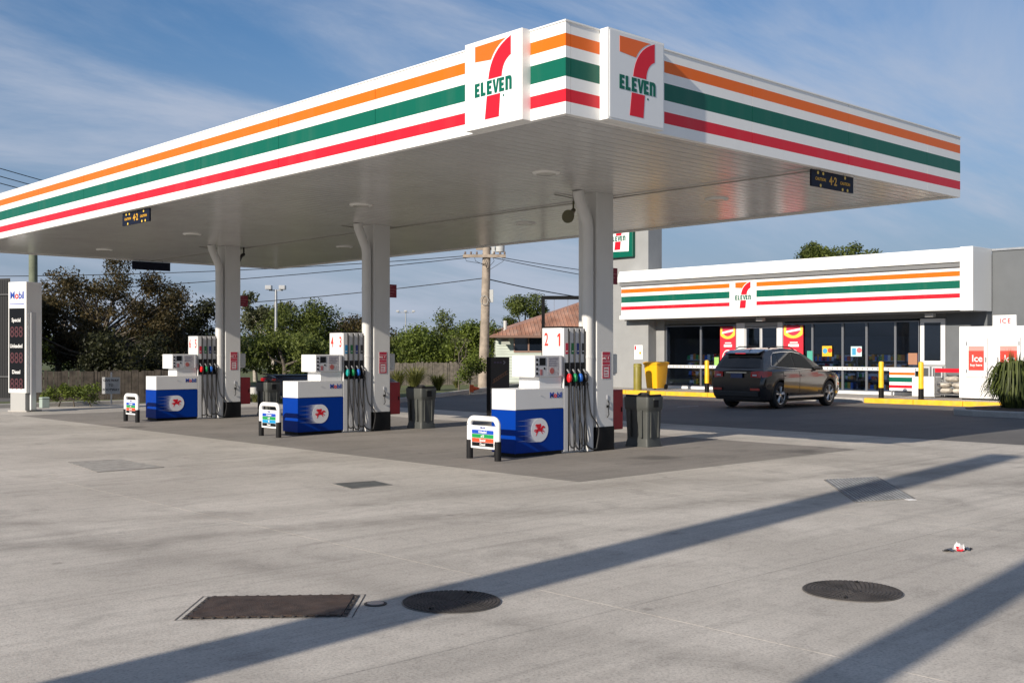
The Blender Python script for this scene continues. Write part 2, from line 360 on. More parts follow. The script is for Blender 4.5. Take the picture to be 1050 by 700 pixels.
for s0, s1, n in ((0, 1, 14), (1, 2, 5), (2, 3, 14), (3, 0, 5)):
    for k in range(n):
        w = a[s0].lerp(a[s1], (k+.5)/n)*.97
        if proto is None:
            proto = build(MB().lathe([(.013, .003), (.013, .010), (.008, .012)], 8), 'bolt', IRON, tk).data; o = [x for x in tk.children if x.name.startswith('bolt')][0]
        else: o = link('bolt', proto, tk)
        o.location = (w.x, w.y, 0)
def manhole(px0, px1, py, label, grp):
    c = at_z((px0+px1)/2, py); d = (c-CAM).dot(FWD); r = (px1-px0)/2*d/1124; c.z = 0
    t = thing('manhole_cover', label, 'manhole', c, group=grp)
    build(MB().lathe([(r, .001), (r, .006), (r*.965, .006), (r*.965, .002)], 48, cap=False), 'rim', pm('worn_iron', (.16, .15, .14), .5, metal=.4, var=.3, scale=12), t)
    build(MB().lathe([(r*.96, .0), (r*.96, .008)], 48), 'lid', IRON, t)
    m = MB()                                        # raised tread in rings
    for k, rr in enumerate([.07+.08*q_ for q_ in range(12)]):
        nn = max(5, int(rr*60))
        for i in range(nn):
            a0 = 2*math.pi*(i+.12+(k % 2)*.5)/nn; a1 = 2*math.pi*(i+.88+(k % 2)*.5)/nn
            pts = []
            for rad, aa in ((rr-.026, a0), (rr+.026, a0), (rr+.026, a1), (rr-.026, a1)): pts.append((r*rad*math.cos(aa), r*rad*math.sin(aa)))
            m.add([(x, y, .008) for x, y in pts]+[(x, y, .0115) for x, y in pts], [(4, 5, 6, 7), (0, 1, 5, 4), (1, 2, 6, 5), (2, 3, 7, 6), (3, 0, 4, 7)])
    stuff(build(m, 'tread', IRON, t))
    for a_ in (.4, 3.5): build(MB().tube([(r*.75*math.cos(a_), r*.75*math.sin(a_), .0122), (r*.84*math.cos(a_), r*.84*math.sin(a_), .0122)], .012, 6), 'lifting_slot', BLACK, t)
    return t
manhole(412, 514, 617, 'round cast iron manhole cover beside the rusty rectangular cover', 'round manhole covers')
manhole(824, 924, 606, 'round cast iron manhole cover standing alone on the right', 'round manhole covers')
c = at_z(385, 619); c.z = 0
t = thing('valve_cap', 'tiny round valve cap between rusty cover and manhole', 'cap', c)
build(MB().lathe([(.075, .001), (.075, .006), (.06, .006)], 24), 'rim', IRON, t); build(MB().lathe([(.055, .006), (.055, .010), (.03, .011)], 20), 'lid', STEEL, t)
def patch(name, label, cat, pix, mats, th=.005, bars=0):
    pts = [at_z(*v) for v in pix]; c = sum(pts, Vector())/len(pts); c.z = 0
    t = thing(name, label, cat, c)
    m = MB(); k = len(pts); m.add([(v.x-c.x, v.y-c.y, .0) for v in pts]+[(v.x-c.x, v.y-c.y, th) for v in pts], [tuple(range(k, 2*k))]+[(i, (i+1) % k, k+(i+1) % k, k+i) for i in range(k)])
    bm = build(m, 'plate', mats, t)
    f = MB()
    for i in range(k):
        a = (pts[i]-c)*1.0; b_ = (pts[(i+1) % k]-c)*1.0; a.z = b_.z = .003
        f.tube([a, b_], .007, 6)
    build(f, 'edge_frame', pm('edge_grey', (.20, .19, .175), .7, var=.3), t)
    if bars:
        g = MB()
        for i in range(1, bars):
            u = i/bars; a = (pts[0]-c).lerp(pts[1]-c, u); b_ = (pts[3]-c).lerp(pts[2]-c, u); a.z = b_.z = .008; g.tube([a, b_], .010, 4)
        stuff(build(g, 'bars', pm('bar_grey', (.27, .28, .29), .55, metal=.2, var=.3), t))
    return t
patch('drain_cover', 'flat dark rectangular cover plate in concrete before middle pumps', 'cover', [(340, 496), (385, 493), (402, 497), (360, 501)], pm('dull_plate', (.10, .105, .10), .6, metal=.2, var=.2))
patch('drain_grate', 'slatted grey drain grate under the tip of the long shadow', 'grate', [(845, 492), (900, 489), (938, 511), (878, 515)], pm('grate_grey', (.16, .165, .17), .6, metal=.1, var=.25), bars=16)
patch('fill_box_cover', 'pale worn fill box cover in the concrete at left', 'cover', [(70, 474), (125, 471), (168, 479), (100, 484)], pm('fill_plate', (.30, .285, .26), .75, var=.25, scale=8), bars=0)
# painted chips next to the grate
for i, (px, py, w, mt) in enumerate(((905, 501, 12, YELLOW), (914, 504, 8, BLUEL), (921, 508, 10, YELLOW), (933, 512, 10, WHITE2))):
    c = at_z(px, py); c.z = 0
    m = MB(); u = Vector((.94, -.33, 0)); v = Vector((.33, .94, 0)); s = w*.012
    ps = [u*s*.5*a+v*.05*b for a, b in ((-1, -1), (.8, -1.2), (1, .7), (-.7, 1))]
    m.add([(x.x, x.y, .001) for x in ps]+[(x.x, x.y, .004) for x in ps], [(4, 5, 6, 7), (0, 1, 5, 4), (1, 2, 6, 5), (2, 3, 7, 6), (3, 0, 4, 7)])
    o = build(m, 'paint_mark', mt); o.location = c
    tag(o, ('yellow paint fleck at the corner of the drain grate', 'blue paint fleck beside the drain grate', 'second yellow paint fleck below the drain grate', 'white paint fleck at the lower tip of the drain grate')[i], 'paint mark')
# crumpled wrapper
c = at_z(984, 564); c.z = 0
t = thing('litter_wrapper', 'crumpled red and white wrapper lying on the concrete', 'litter', c); t.scale = (.75, .75, .7)
random.seed(3)
def crumple(name, mat, cx, cy, w, h, seed):
    rr = random.Random(seed); m = MB(); n = 5; vs = []
    for i in range(n):
        for j in range(n): vs.append((cx+(i/(n-1)-.5)*w+rr.uniform(-.02, .02), cy+(j/(n-1)-.5)*w*.7+rr.uniform(-.02, .02), .006+max(0, rr.uniform(-.3, 1))*h))
    m.add(vs, [(i*n+j, (i+1)*n+j, (i+1)*n+j+1, i*n+j+1) for i in range(n-1) for j in range(n-1)])
    build(m, name, mat, t)
crumple('paper', WHITE2, 0, 0, .14, .09, 1); crumple('red_print', RED, -.05, -.03, .09, .05, 2); crumple('foil', pm('foil_grey', (.12, .13, .15), .35, metal=.5), .11, -.04, .13, .03, 4); crumple('foil', _mats['foil_grey'], -.13, .06, .15, .03, 5)

# ------------------------------------------------------------------ canopy
CX, CY, CZ0, CZ1 = 9.72, 22.27, 4.30, 5.325
def stripe_mat(name, bands, base=(.80, .80, .78)):
    """printed bands by height (object z)"""
    m = bpy.data.materials.new(name); m.use_nodes = True; t = m.node_tree; b = t.nodes['Principled BSDF']; b.inputs['Roughness'].default_value = .4; b.inputs['Specular IOR Level'].default_value = .3
    g = t.nodes.new('ShaderNodeNewGeometry'); s = t.nodes.new('ShaderNodeSeparateXYZ'); t.links.new(g.outputs['Position'], s.inputs[0])
    n = t.nodes.new('ShaderNodeTexNoise'); n.inputs['Scale'].default_value = 1.5; n.inputs['Detail'].default_value = 7
    mp_ = t.nodes.new('ShaderNodeMapping'); mp_.inputs['Scale'].default_value = (2.5, 2.5, .25); t.links.new(g.outputs['Position'], mp_.inputs[0]); t.links.new(mp_.outputs[0], n.inputs['Vector'])
    prev = tuple(base)
    cur = None
    for z0, z1, col in bands:
        a = t.nodes.new('ShaderNodeMath'); a.operation = 'GREATER_THAN'; t.links.new(s.outputs[2], a.inputs[0]); a.inputs[1].default_value = z0
        c_ = t.nodes.new('ShaderNodeMath'); c_.operation = 'LESS_THAN'; t.links.new(s.outputs[2], c_.inputs[0]); c_.inputs[1].default_value = z1
        d_ = t.nodes.new('ShaderNodeMath'); d_.operation = 'MULTIPLY'; t.links.new(a.outputs[0], d_.inputs[0]); t.links.new(c_.outputs[0], d_.inputs[1])
        mx = t.nodes.new('ShaderNodeMix'); mx.data_type = 'RGBA'; t.links.new(d_.outputs[0], mx.inputs[0])
        if cur is None: mx.inputs[6].default_value = (*base, 1)
        else: t.links.new(cur, mx.inputs[6])
        mx.inputs[7].default_value = (*col, 1); cur = mx.outputs[2]
    mr = t.nodes.new('ShaderNodeMapRange'); mr.inputs[1].default_value = .5; mr.inputs[2].default_value = .85; mr.inputs[4].default_value = .07; t.links.new(n.outputs[0], mr.inputs[0])
    mx = t.nodes.new('ShaderNodeMix'); mx.data_type = 'RGBA'; t.links.new(mr.outputs[0], mx.inputs[0]); t.links.new(cur, mx.inputs[6]); mx.inputs[7].default_value = (.33, .31, .28, 1)
    t.links.new(mx.outputs[2], b.inputs['Base Color']); return m
OC, GC, RC = (.76, .135, .003), (.0, .105, .066), (.64, .010, .024)
FASC = stripe_mat('canopy_stripes', [(5.053, 5.194, OC), (4.716, 4.926, GC), (4.434, 4.577, RC)])
can = thing('fuel_canopy', 'long white service station canopy with orange green and red stripes on columns', 'canopy')
ed = [0.0, 1.1]; 
while ed[-1]+2.47 < CY-1: ed.append(ed[-1]+2.47)
ed.append(CY); g = .004
for i in range(len(ed)-1):
    build(MB().box(0, .08, ed[i]+g+(.0 if i else -g), ed[i+1]-g, CZ0, CZ1), 'fascia_panel', FASC, can)
    build(MB().box(CX-.08, CX, ed[i]+g+(.081 if not i else 0), ed[i+1]-g, CZ0, CZ1), 'fascia_panel', FASC, can)
ex = [0.0825, 1.1, 3.57, 6.04, 8.51, CX]
for i in range(5):
    build(MB().box(ex[i]+g, ex[i+1]-g-(0), 0, .08, CZ0, CZ1), 'fascia_panel', FASC, can)
    if i < 5: build(MB().box(ex[i]+g, min(ex[i+1]-g, CX-.082), CY-.08, CY-.001, CZ0, CZ1), 'fascia_panel', FASC, can)
cap = MB(); cap.box(-.012, .1, -.012, CY+.01, CZ1, CZ1+.018); cap.box(.1, CX+.012, -.012, .1, CZ1, CZ1+.018); cap.box(CX-.1, CX+.012, .1, CY+.01, CZ1, CZ1+.018); cap.box(.1, CX-.1, CY-.1, CY+.01, CZ1, CZ1+.018)
build(cap, 'capping', WHITE, can)
build(MB().box(.09, CX-.09, .09, CY-.09, 5.05, 5.12), 'roof_sheet', STEEL, can)
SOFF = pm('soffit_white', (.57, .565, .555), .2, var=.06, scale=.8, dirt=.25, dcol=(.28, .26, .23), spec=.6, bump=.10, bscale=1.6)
m = MB(); y = .09; w = .2
while y+w < CY-.085:
    m.add([(.085, y+.004, 4.345), (.085, y+.012, 4.325), (.085, y+w-.018, 4.325), (.085, y+w-.012, 4.345), (CX-.085, y+.004, 4.345), (CX-.085, y+.012, 4.325), (CX-.085, y+w-.018, 4.325), (CX-.085, y+w-.012, 4.345)],
          [(0, 1, 5, 4), (1, 2, 6, 5), (2, 3, 7, 6)]); y += w
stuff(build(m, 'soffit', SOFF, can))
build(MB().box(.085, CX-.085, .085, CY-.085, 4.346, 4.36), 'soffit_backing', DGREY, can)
# seven logo drawn in a 1 x 1.03 field (u right, v up)
def arc(pts, n=8):
    """quadratic bezier"""
    (ax, ay), (bx, by), (cx, cy) = pts
    return [((1-t)**2*ax+2*t*(1-t)*bx+t*t*cx, (1-t)**2*ay+2*t*(1-t)*by+t*t*cy) for t in [i/n for i in range(n+1)]]
def seven(parent, o, fr, w, h, th=.002, lift=.0, world=False, trademark=True):
    def S(poly): return [(u*w, v*h) for u, v in poly]
    inner_ = arc([(.735, .945), (.55, .88), (.475, .745)])
    build(MB().plate(S([(.19, .94)]+inner_+[(.19, .765)]), o, *fr, th), 'orange_bar', ORANGE, parent, world)
    left = arc([(.815, .955), (.47, .85), (.425, .53)]); right_ = arc([(.66, .53), (.67, .69), (.815, .745)])
    build(MB().plate(S(left+right_), o, *fr, th), 'numeral_top', RED, parent, world)
    build(MB().plate(S([(.40, .345), (.635, .345), (.61, .085), (.365, .085)]), o, *fr, th), 'numeral_stem', RED, parent, world)
    # the word in heavy block capitals with a small final n
    y0, y1, s = .358, .515, .036
    lw, gp = .095, .0125; x = .185; polys = []
    def E(x): 
        ym = (y0+y1)/2
        return [(x, y0), (x+lw*.92, y0), (x+lw*.92, y0+s), (x+s*1.22, y0+s), (x+s*1.22, ym-s*.5), (x+lw*.82, ym-s*.5), (x+lw*.82, ym+s*.5), (x+s*1.22, ym+s*.5), (x+s*1.22, y1-s), (x+lw*.92, y1-s), (x+lw*.92, y1), (x, y1)]
    for ch in 'ELEVEn':
        if ch == 'E': polys.append(E(x))
        elif ch == 'L': polys.append([(x, y0), (x+lw*.88, y0), (x+lw*.88, y0+s), (x+s*1.22, y0+s), (x+s*1.22, y1), (x, y1)])
        elif ch == 'V': polys.append([(x-.006, y1), (x+s, y1), (x+lw*.52, y0+.05), (x+lw-s+.012, y1), (x+lw+.012, y1), (x+lw*.72, y0), (x+lw*.32, y0)])
        else:
            k = .108
            polys.append([(x, y0), (x+s*1.22, y0), (x+s*1.22, y1-.05)]+arc([(x+s*1.22, y1-.042), (x+k*.5, y1-.026), (x+k-s*1.15, y1-.052)], 4)+[(x+k-s*1.15, y0), (x+k, y0), (x+k, y1-.055)]+arc([(x+k, y1-.05), (x+k, y1), (x+k*.62, y1)], 4)+[(x, y1)])
        x += lw+gp
    m = MB()
    for p_ in polys: m.plate(S(p_), Vector(o), *fr, th+.001)
    stuff(build(m, 'word_lettering', GREEN, parent, world))
    if trademark:
        m = MB(); rc = [(a*w, b_*h) for a, b_ in circ(.69, .31, .013, 12)]; m.plate(rc, o, *fr, th); build(m, 'trade_mark', GREEN, parent, world)
LOGOW = pm('logo_panel_white', (.70, .72, .73), .35)
for side in (0, 1):
    fr = NX if side == 0 else NY
    if side == 0: bx = MB().box(-.13, -.001, .56, 1.56, 4.305, 5.345); o0 = (-.13, 1.56, 4.305); rimo = (-.1302, 1.56, 4.305)
    else: bx = MB().box(.56, 1.56, -.13, -.001, 4.305, 5.345); o0 = (.56, -.13, 4.305)
    lb = build(bx, 'logo_box', WHITE, can)
    build(MB().plate(rrect(.022, .978, .022, 1.018, .01), o0, *fr, .006), 'logo_face', LOGOW, lb)
    nrm = Vector(fr[0]).cross(Vector(fr[1]))
    seven(lb, Vector(o0)+nrm*.0062, fr, 1.0, 1.04)
# columns
REDN = pm('notice_red', (.42, .02, .05), .5)
cols = []
for k, cy in enumerate((3.93, 10.23, 16.53)):
    c_ = build(MB().box(4.80, 5.22, cy, cy+.42, .0, 4.33), 'column', GREYW, can, bevel=.012)
    build(MB().box(4.79, 5.23, cy-.01, cy+.43, .004, .40), 'skirt', BLACK, c_, bevel=.006)
    px_ = 4.685; py_ = cy+.1
    build(MB().tube([(px_, py_, .01), (px_, py_, 3.72), (px_-.02, py_, 3.84), (px_-.20, py_, 4.22), (px_-.22, py_, 4.325)], .098, 16), 'downpipe', GREYW, c_, smooth=True)
    for zz in (1.55, 2.95): build(MB().lathe([(.104, zz), (.104, zz+.04)], 16, (px_, py_, 0)), 'pipe_bracket', GREYW, c_)
    # red safety notice: blocks of print with white pictograms
    n_ = build(MB().plate(rect(4.93, 5.13, 1.20, 1.66), (0, cy, 0), *NY, .004), 'safety_notice', pm('notice_white', (.62, .60, .60), .5), c_)
    mm = MB()
    for (u0, u1, v0, v1) in ((4.935, 5.125, 1.60, 1.655), (4.935, 5.025, 1.50, 1.59), (5.035, 5.125, 1.50, 1.59), (4.935, 5.125, 1.44, 1.49), (4.935, 4.965, 1.21, 1.43), (5.095, 5.125, 1.21, 1.43), (4.97, 5.09, 1.21, 1.235), (4.975, 5.085, 1.40, 1.43), (4.985, 5.075, 1.35, 1.37), (4.985, 5.06, 1.30, 1.32), (4.985, 5.075, 1.26, 1.275)):
        mm.plate(rect(u0, u1, v0, v1), (0, cy-.004, 0), *NY, .002)
    stuff(build(mm, 'notice_print', REDN, n_))
    text('NO', .05, WHITE2, 'notice_lettering', n_, (4.98, cy-.0062, 1.545), *NY); text('!', .07, WHITE2, 'notice_lettering', n_, (5.08, cy-.0062, 1.545), *NY)
    # cable clip and small lock on the side
    build(MB().tube([(5.05, cy-.012, .55), (5.07, cy-.03, .60), (5.06, cy-.03, .70), (5.09, cy-.02, .78), (5.07, cy-.012, .84)], .009, 6), 'chain', BLACK, c_)
    build(MB().box(5.04, 5.09, cy-.025, cy-.001, .72, .76), 'chain_hook', BLACK, c_)
    build(MB().box(5.05, 5.07, cy-.01, cy-.001, .86, .93), 'tag_plate', PGREY, c_)
    cols.append(c_)
build(MB().tube([(5.45, .1, 4.305), (5.45, CY-.1, 4.312)], .010, 8), 'conduit', pm('conduit_grey', (.3, .29, .27), .5), can)
for cy in (3.93, 10.23, 16.53): build(MB().tube([(5.45, cy+.25, 4.305), (5.0, cy+.7, 4.305), (4.4, cy+.6, 4.31)], .009, 6), 'conduit', _mats['conduit_grey'], can)
# recessed downlights
LENS = pm('light_lens', (.55, .54, .5), .25)
for i, (px, py) in enumerate(((560, 177), (370, 210), (197, 240), (107, 256), (539, 229), (353, 253), (735, 204), (240, 262))):
    c = at_z(px, py, 4.322); c.z = 4.322
    o = build(MB().lathe([(.0, -.022), (.14, -.022), (.165, -.014), (.185, .002)], 28, cap=False), 'downlight', LENS, can); o.location = c
    build(MB().lathe([(.15, -.024), (.20, -.016), (.21, .002)], 28, cap=False), 'bezel', WHITE, o)
# clearance boards under the fascia
NAVY = pm('navy_board', (.005, .008, .022), .5, spec=.2)
GOLD = pm('gold_lettering', (.62, .33, .02), .45)
def clearance(o, fr, label, printed=True):
    t = thing('clearance_sign', label, 'sign', o, group='clearance signs under the canopy')
    build(MB().plate(rect(-.58, .58, -.24, 0), (0, 0, 0), *fr, .03), 'board', NAVY, t)
    nrm = Vector(fr[0]).cross(Vector(fr[1])); f0 = nrm*.0305
    for s in (-.35, .35): build(MB().tube([Vector(fr[0])*s, Vector(fr[0])*s+Vector((0, 0, .06))], .008, 6), 'hanger', STEEL, t)
    if printed:
        text('4·2', .17, GOLD, 'height_lettering', t, f0+Vector((0, 0, -.125)), *fr, off=.004)
        for s in (-.34, .34):
            text('CAUTION', .062, GOLD, 'caution_lettering', t, f0+Vector(fr[0])*s+Vector((0, 0, -.125)), *fr, off=.0015)
            for zz in (-.035, -.215):
                for u in ((-.07, .07) if (s < 0) == (zz > -.1) or zz < -.1 and s > 0 else (.0,)):
                    build(MB().plate(circ(0, 0, .024, 12), f0+Vector(fr[0])*(s+u)+Vector((0, 0, zz)), *fr, .002), 'reflector', pm('reflector_amber', (.75, .50, .05), .3), t)
    return t
clearance((5.75, .12, 4.285), NY, 'navy 4.2 caution height board under the shaded right fascia')
clearance((.12, 11.24, 4.285), NX, 'navy 4.2 caution height board under the sunlit left fascia')
clearance((5.45, CY-.12, 4.285), NY, 'dark height board seen from behind at the far canopy end', printed=False)
# loudspeaker and floodlight under the soffit
for k, (px, py, lab) in enumerate(((588, 214, 'small olive horn loudspeaker under soffit beside nearest column'), (250, 262, 'small dark horn loudspeaker under soffit beside far column'))):
    c = at_z(px, py-8, 4.32); c.z = 4.32
    t = thing('horn_speaker', lab, 'loudspeaker', c, rotz=R(200), group='horn speakers')
    mt = pm('horn_olive', (.10, .095, .05), .5) if k == 0 else BLACK
    build(MB().tube([(0, 0, 0), (0, 0, -.14)], .018, 8), 'bracket', mt, t)
    rings_ = []
    for u, r in ((0, .045), (.08, .05), (.12, .06), (.22, .10), (.26, .12)): rings_.append([(u*.9, r*math.cos(2*math.pi*j/14), -.17-u*.5+r*math.sin(2*math.pi*j/14)) for j in range(14)])
    build(MB().rings(rings_), 'horn', mt, t, smooth=True)
# ------------------------------------------------------------------ fuel dispensers
PUMPX, PUMPDY = 3.0, .07
TRAIL = None
def trail_mat():
    m = bpy.data.materials.new('comet_print'); m.use_nodes = True; t = m.node_tree; b = t.nodes['Principled BSDF']; b.inputs['Roughness'].default_value = .35
    tc_ = t.nodes.new('ShaderNodeTexCoord'); s = t.nodes.new('ShaderNodeSeparateXYZ'); t.links.new(tc_.outputs['Object'], s.inputs[0])
    mr = t.nodes.new('ShaderNodeMapRange'); t.links.new(s.outputs[0], mr.inputs[0]); mr.inputs[1].default_value = .22; mr.inputs[2].default_value = .46; mr.interpolation_type = 'SMOOTHSTEP'
    mx = t.nodes.new('ShaderNodeMix'); mx.data_type = 'RGBA'; t.links.new(mr.outputs[0], mx.inputs[0]); mx.inputs[6].default_value = (.0, .034, .27, 1); mx.inputs[7].default_value = (.72, .72, .74, 1)
    t.links.new(mx.outputs[2], b.inputs['Base Color']); return m
TRAIL = trail_mat()
STREAK = pm('streak_print', (.10, .14, .33), .35)
NOZ = [pm('nozzle_red', (.75, .01, .015), .35), pm('nozzle_green', (.005, .22, .075), .35), pm('nozzle_blue', (.01, .12, .50), .35), pm('nozzle_black', (.015, .015, .016), .4), pm('nozzle_teal', (.01, .28, .26), .35)]
GLAB = [pm('label_red', (.45, .02, .05), .5), pm('label_green', (.01, .17, .04), .5), pm('label_navy', (.02, .04, .20), .5), pm('label_dark', (.03, .03, .03), .5), pm('label_cyan', (.01, .2, .42), .5)]
HOSE = pm('hose_black', (.02, .02, .021), .45)
TOWER = pm('tower_light_grey', (.60, .60, .605), .4, dirt=.12, dcol=(.25, .23, .2))
CABW = pm('cabinet_white', (.66, .66, .66), .36, dirt=.1, dcol=(.3, .28, .25))
CABB = pm('cabinet_blue', (.0, .034, .27), .4, spec=.1)
PEGA = [[(-.055, -.02), (.03, -.028), (.058, -.005), (.075, .028), (.105, .018), (.115, .03), (.095, .052), (.068, .062), (.045, .048), (.02, .022), (-.03, .026), (-.06, .012)],
        [(-.01, .015), (.015, .02), (.03, .06), (.02, .092), (-.02, .085), (-.075, .088), (-.105, .065), (-.07, .06), (-.095, .042), (-.055, .042), (-.07, .026), (-.03, .024)],
        [(.035, -.02), (.055, -.01), (.088, -.018), (.10, -.045), (.09, -.045), (.08, -.026), (.05, -.026)],
        [(.02, -.022), (.042, -.022), (.052, -.05), (.07, -.06), (.062, -.068), (.043, -.056)],
        [(-.06, -.008), (-.03, -.022), (-.055, -.055), (-.075, -.09), (-.087, -.088), (-.072, -.05), (-.09, -.03), (-.105, -.034), (-.108, -.024), (-.085, -.012)],
        [(-.06, .008), (-.055, -.006), (-.09, -.004), (-.125, -.02), (-.115, .004), (-.085, .012)]]
def make_pump(numbers, colours, label):
    p = thing('fuel_dispenser', label, 'fuel pump', (PUMPX, 4.0, 0), group='fuel dispensers')
    build(MB().box(.03, 1.06, .03, .53, .0, .07), 'plinth', BLACK, p)
    low = build(MB().box(0, 1.08, 0, .56, .06, .735), 'lower_cabinet', CABB, p, bevel=.006)
    up_ = build(MB().box(.002, 1.078, .002, .558, .738, 1.07), 'upper_cabinet', CABW, p, bevel=.008)
    build(MB().box(.03, 1.05, -.0015, .0, .742, .748), 'panel_gap', BLACK, up_)
    build(MB().lathe([(.011, 0), (.011, .006)], 10), 'lock', STEEL, up_).location = (.55, -.003, .96)
    text('Mobil', .125, [BLUEL, RED], 'maker_lettering', up_, (.90, .0015, .955), *NY, off=.003, fmt=[0, 1, 0, 0, 0])
    # comet emblem with winged horse
    e = build(MB().plate(circ(.53, .41, .19, 40), (0, -.002, 0), *NY, .003), 'emblem_disc', pm('emblem_white', (.72, .72, .74), .35), low)
    pts = [(.22, .225)]+[(.53, .22), (.53, .60), (.22, .595)]
    build(MB().plate([(.2, .225), (.53, .2215), (.53, .5985), (.2, .595)], (0, -.001, 0), *NY, .002), 'emblem_trail', TRAIL, low)
    m = MB()
    for k in range(5): v = .25+k*.08; m.plate([(.02, v), (.30, v-.012), (.34, v), (.30, v+.012)], (0, -.0025, 0), *NY, .0015)
    stuff(build(m, 'speed_streaks', STREAK, low))
    m = MB()
    for pl in PEGA: m.plate([(.53+a*1.05, .415+b*1.05) for a, b in pl], (0, -.0052, 0), *NY, .002)
    stuff(build(m, 'winged_horse', RED, e))
    build(MB().box(.55, 1.06, .03, .50, 1.072, 1.25), 'neck', WHITE2, p, bevel=.006)
    rd = build(MB().box(.41, 1.062, .0, .52, 1.251, 1.60), 'payment_terminal', WHITE2, p, bevel=.01)
    pn = build(MB().plate(rrect(.425, 1.05, 1.265, 1.588, .015), (0, -.001, 0), *NY, .006), 'terminal_fascia', PGREY, rd)
    build(MB().plate(rect(.52, .655, 1.44, 1.56), (0, -.0072, 0), *NY, .004), 'screen', SCREEN, pn)
    for k in range(4): build(MB().plate(rrect(.445, .485, 1.29+k*.073, 1.33+k*.073, .006, 2), (0, -.0072, 0), *NY, .006), 'button', BLACK, pn)
    build(MB().plate(rect(.535, .585, 1.285, 1.375), (0, -.0072, 0), *NY, .003), 'keypad', pm('keypad_red', (.35, .12, .13), .5), pn)
    build(MB().plate(circ(.63, 1.39, .018, 12), (0, -.0072, 0), *NY, .004), 'lock', BLACK, pn)
    po = build(MB().plate(rect(.71, .97, 1.29, 1.57), (0, -.0072, 0), *NY, .002), 'instruction_card', pm('card_print', (.42, .41, .43), .5, var=.25, scale=30), pn)
    build(MB().plate(circ(.80, 1.35, .05, 18), (0, -.0094, 0), *NY, .002), 'card_picture', pm('card_red', (.38, .10, .09), .5), po)
    m = MB()
    for k in range(4): m.plate(rect(.73, .93-.03*(k % 2), 1.535-k*.035, 1.548-k*.035), (0, -.0094, 0), *NY, .0015)
    stuff(build(m, 'card_print', pm('print_grey', (.15, .14, .2), .5), po))
    build(MB().plate(rect(.985, 1.03, 1.27, 1.58), (0, -.0072, 0), *NY, .006), 'side_trim', pm('trim_light', (.62, .62, .64), .4), pn)
    # hose tower with recessed channels
    tw = build(MB().box(1.082, 1.62, .045, .5, .0, 2.05), 'hose_tower', TOWER, p, bevel=.006)
    build(MB().box(1.085, 1.617, .046, .495, 2.052, 2.075), 'tower_cap', BLACK, tw)
    ch = (1.205, 1.335, 1.46, 1.585); ribs = [(1.086, 1.187), (1.223, 1.317), (1.353, 1.442), (1.478, 1.567), (1.603, 1.62)]
    for a, b in ribs: build(MB().box(a, b, 0, .0445, .03, 2.045), 'rib', TOWER, tw, bevel=.005)
    for c_ in ch: build(MB().box(c_-.015, c_+.015, .004, .0445, .03, 2.04), 'channel', BLACK, tw)
    for k, (c_, rb) in enumerate(zip(ch, ribs)):
        rc = (rb[0]+rb[1])/2+.018
        lb_ = build(MB().plate(rect(rc-.03, rc+.03, 1.62, 1.80), (0, -.0005, 0), *NY, .003), 'grade_label', GLAB[colours[k]], tw)
        build(MB().plate(rect(rc-.018, rc+.018, 1.66, 1.675), (0, -.0037, 0), *NY, .001), 'grade_print', WHITE2, lb_)
        build(MB().box(rb[0]+.012, c_+.012, -.012, .0, 1.10, 1.48), 'nozzle_boot', BLACK, tw, bevel=.004)
        nz = build(MB().rings([[(rc+dx*s_, -.06+dy*s_, z_) for dx, dy in ((-.024, -.035), (.024, -.035), (.030, .0), (.024, .035), (-.024, .035), (-.030, 0))] for z_, s_ in ((1.16, .55), (1.175, .85), (1.20, 1.05), (1.235, 1.1), (1.27, .9), (1.30, .55))]), 'nozzle', NOZ[colours[k]], p, smooth=True, bevel=.004)
        build(MB().tube([(rc, -.06, 1.29), (rc-.015, -.055, 1.33), (rc-.025, -.03, 1.37)], .014, 8), 'spout', STEEL, nz)
        build(MB().tube([(rc, -.085, 1.17), (rc+.01, -.10, 1.13), (rc+.03, -.085, 1.10), (rc+.035, -.05, 1.12)], .010, 6), 'trigger', BLACK, nz)
        # the hose leaves the nozzle, loops down and climbs its channel
        lo = (.10, .07, .12, .045)[k]; ex_ = (.02, .05, .03, .16)[k]
        P0, P1, P2, P3 = Vector((rc+.02, -.075, 1.15)), Vector((rc+.04+ex_*.4, -.09, .62)), Vector((c_+ex_*1.4, -.11, lo+.28)), Vector((c_+ex_, -.10, lo))
        pts = [P0, P0.lerp(P1, .5)+Vector((-.008, 0, 0)), P1, P1.lerp(P2, .55)+Vector((ex_*.25, 0, 0)), P2, P3+Vector((.03, 0, .06)), P3, P3+Vector((-.05-ex_*.3, .02, .01)), Vector((c_-.03, -.045, lo+.12)), Vector((c_, -.015, lo+.45)), Vector((c_, -.006, 1.0)), Vector((c_, -.005, 2.0))]
        sm = []
        for i in range(len(pts)-1):
            a_, b_, c2, d2 = pts[max(i-1, 0)], pts[i], pts[i+1], pts[min(i+2, len(pts)-1)]
            for q_ in range(5):
                t_ = q_/5; sm.append(.5*((2*b_)+(-a_+c2)*t_+(2*a_-5*b_+4*c2-d2)*t_*t_+(-a_+3*b_-3*c2+d2)*t_**3))
        sm.append(pts[-1]); build(MB().tube(sm, .0125, 7), 'hose', HOSE, p, smooth=True)
    # big red pump numbers on the end of the tower
    NR = pm('number_red', (.72, .03, .02), .4)
    for s_, yy in zip(numbers, (.40, .10)):
        if s_ == '1':
            build(MB().plate([(-.012, -.10), (.022, -.10), (.022, .11), (-.008, .11), (-.045, .075), (-.045, .045), (-.012, .065)], (1.0815, yy, 1.85), *NX, .003), 'pump_number', NR, tw); continue
        text(s_, .30, NR, 'pump_number', tw, (1.082, yy, 1.85), *NX, off=.004, sx=.62)
    return p
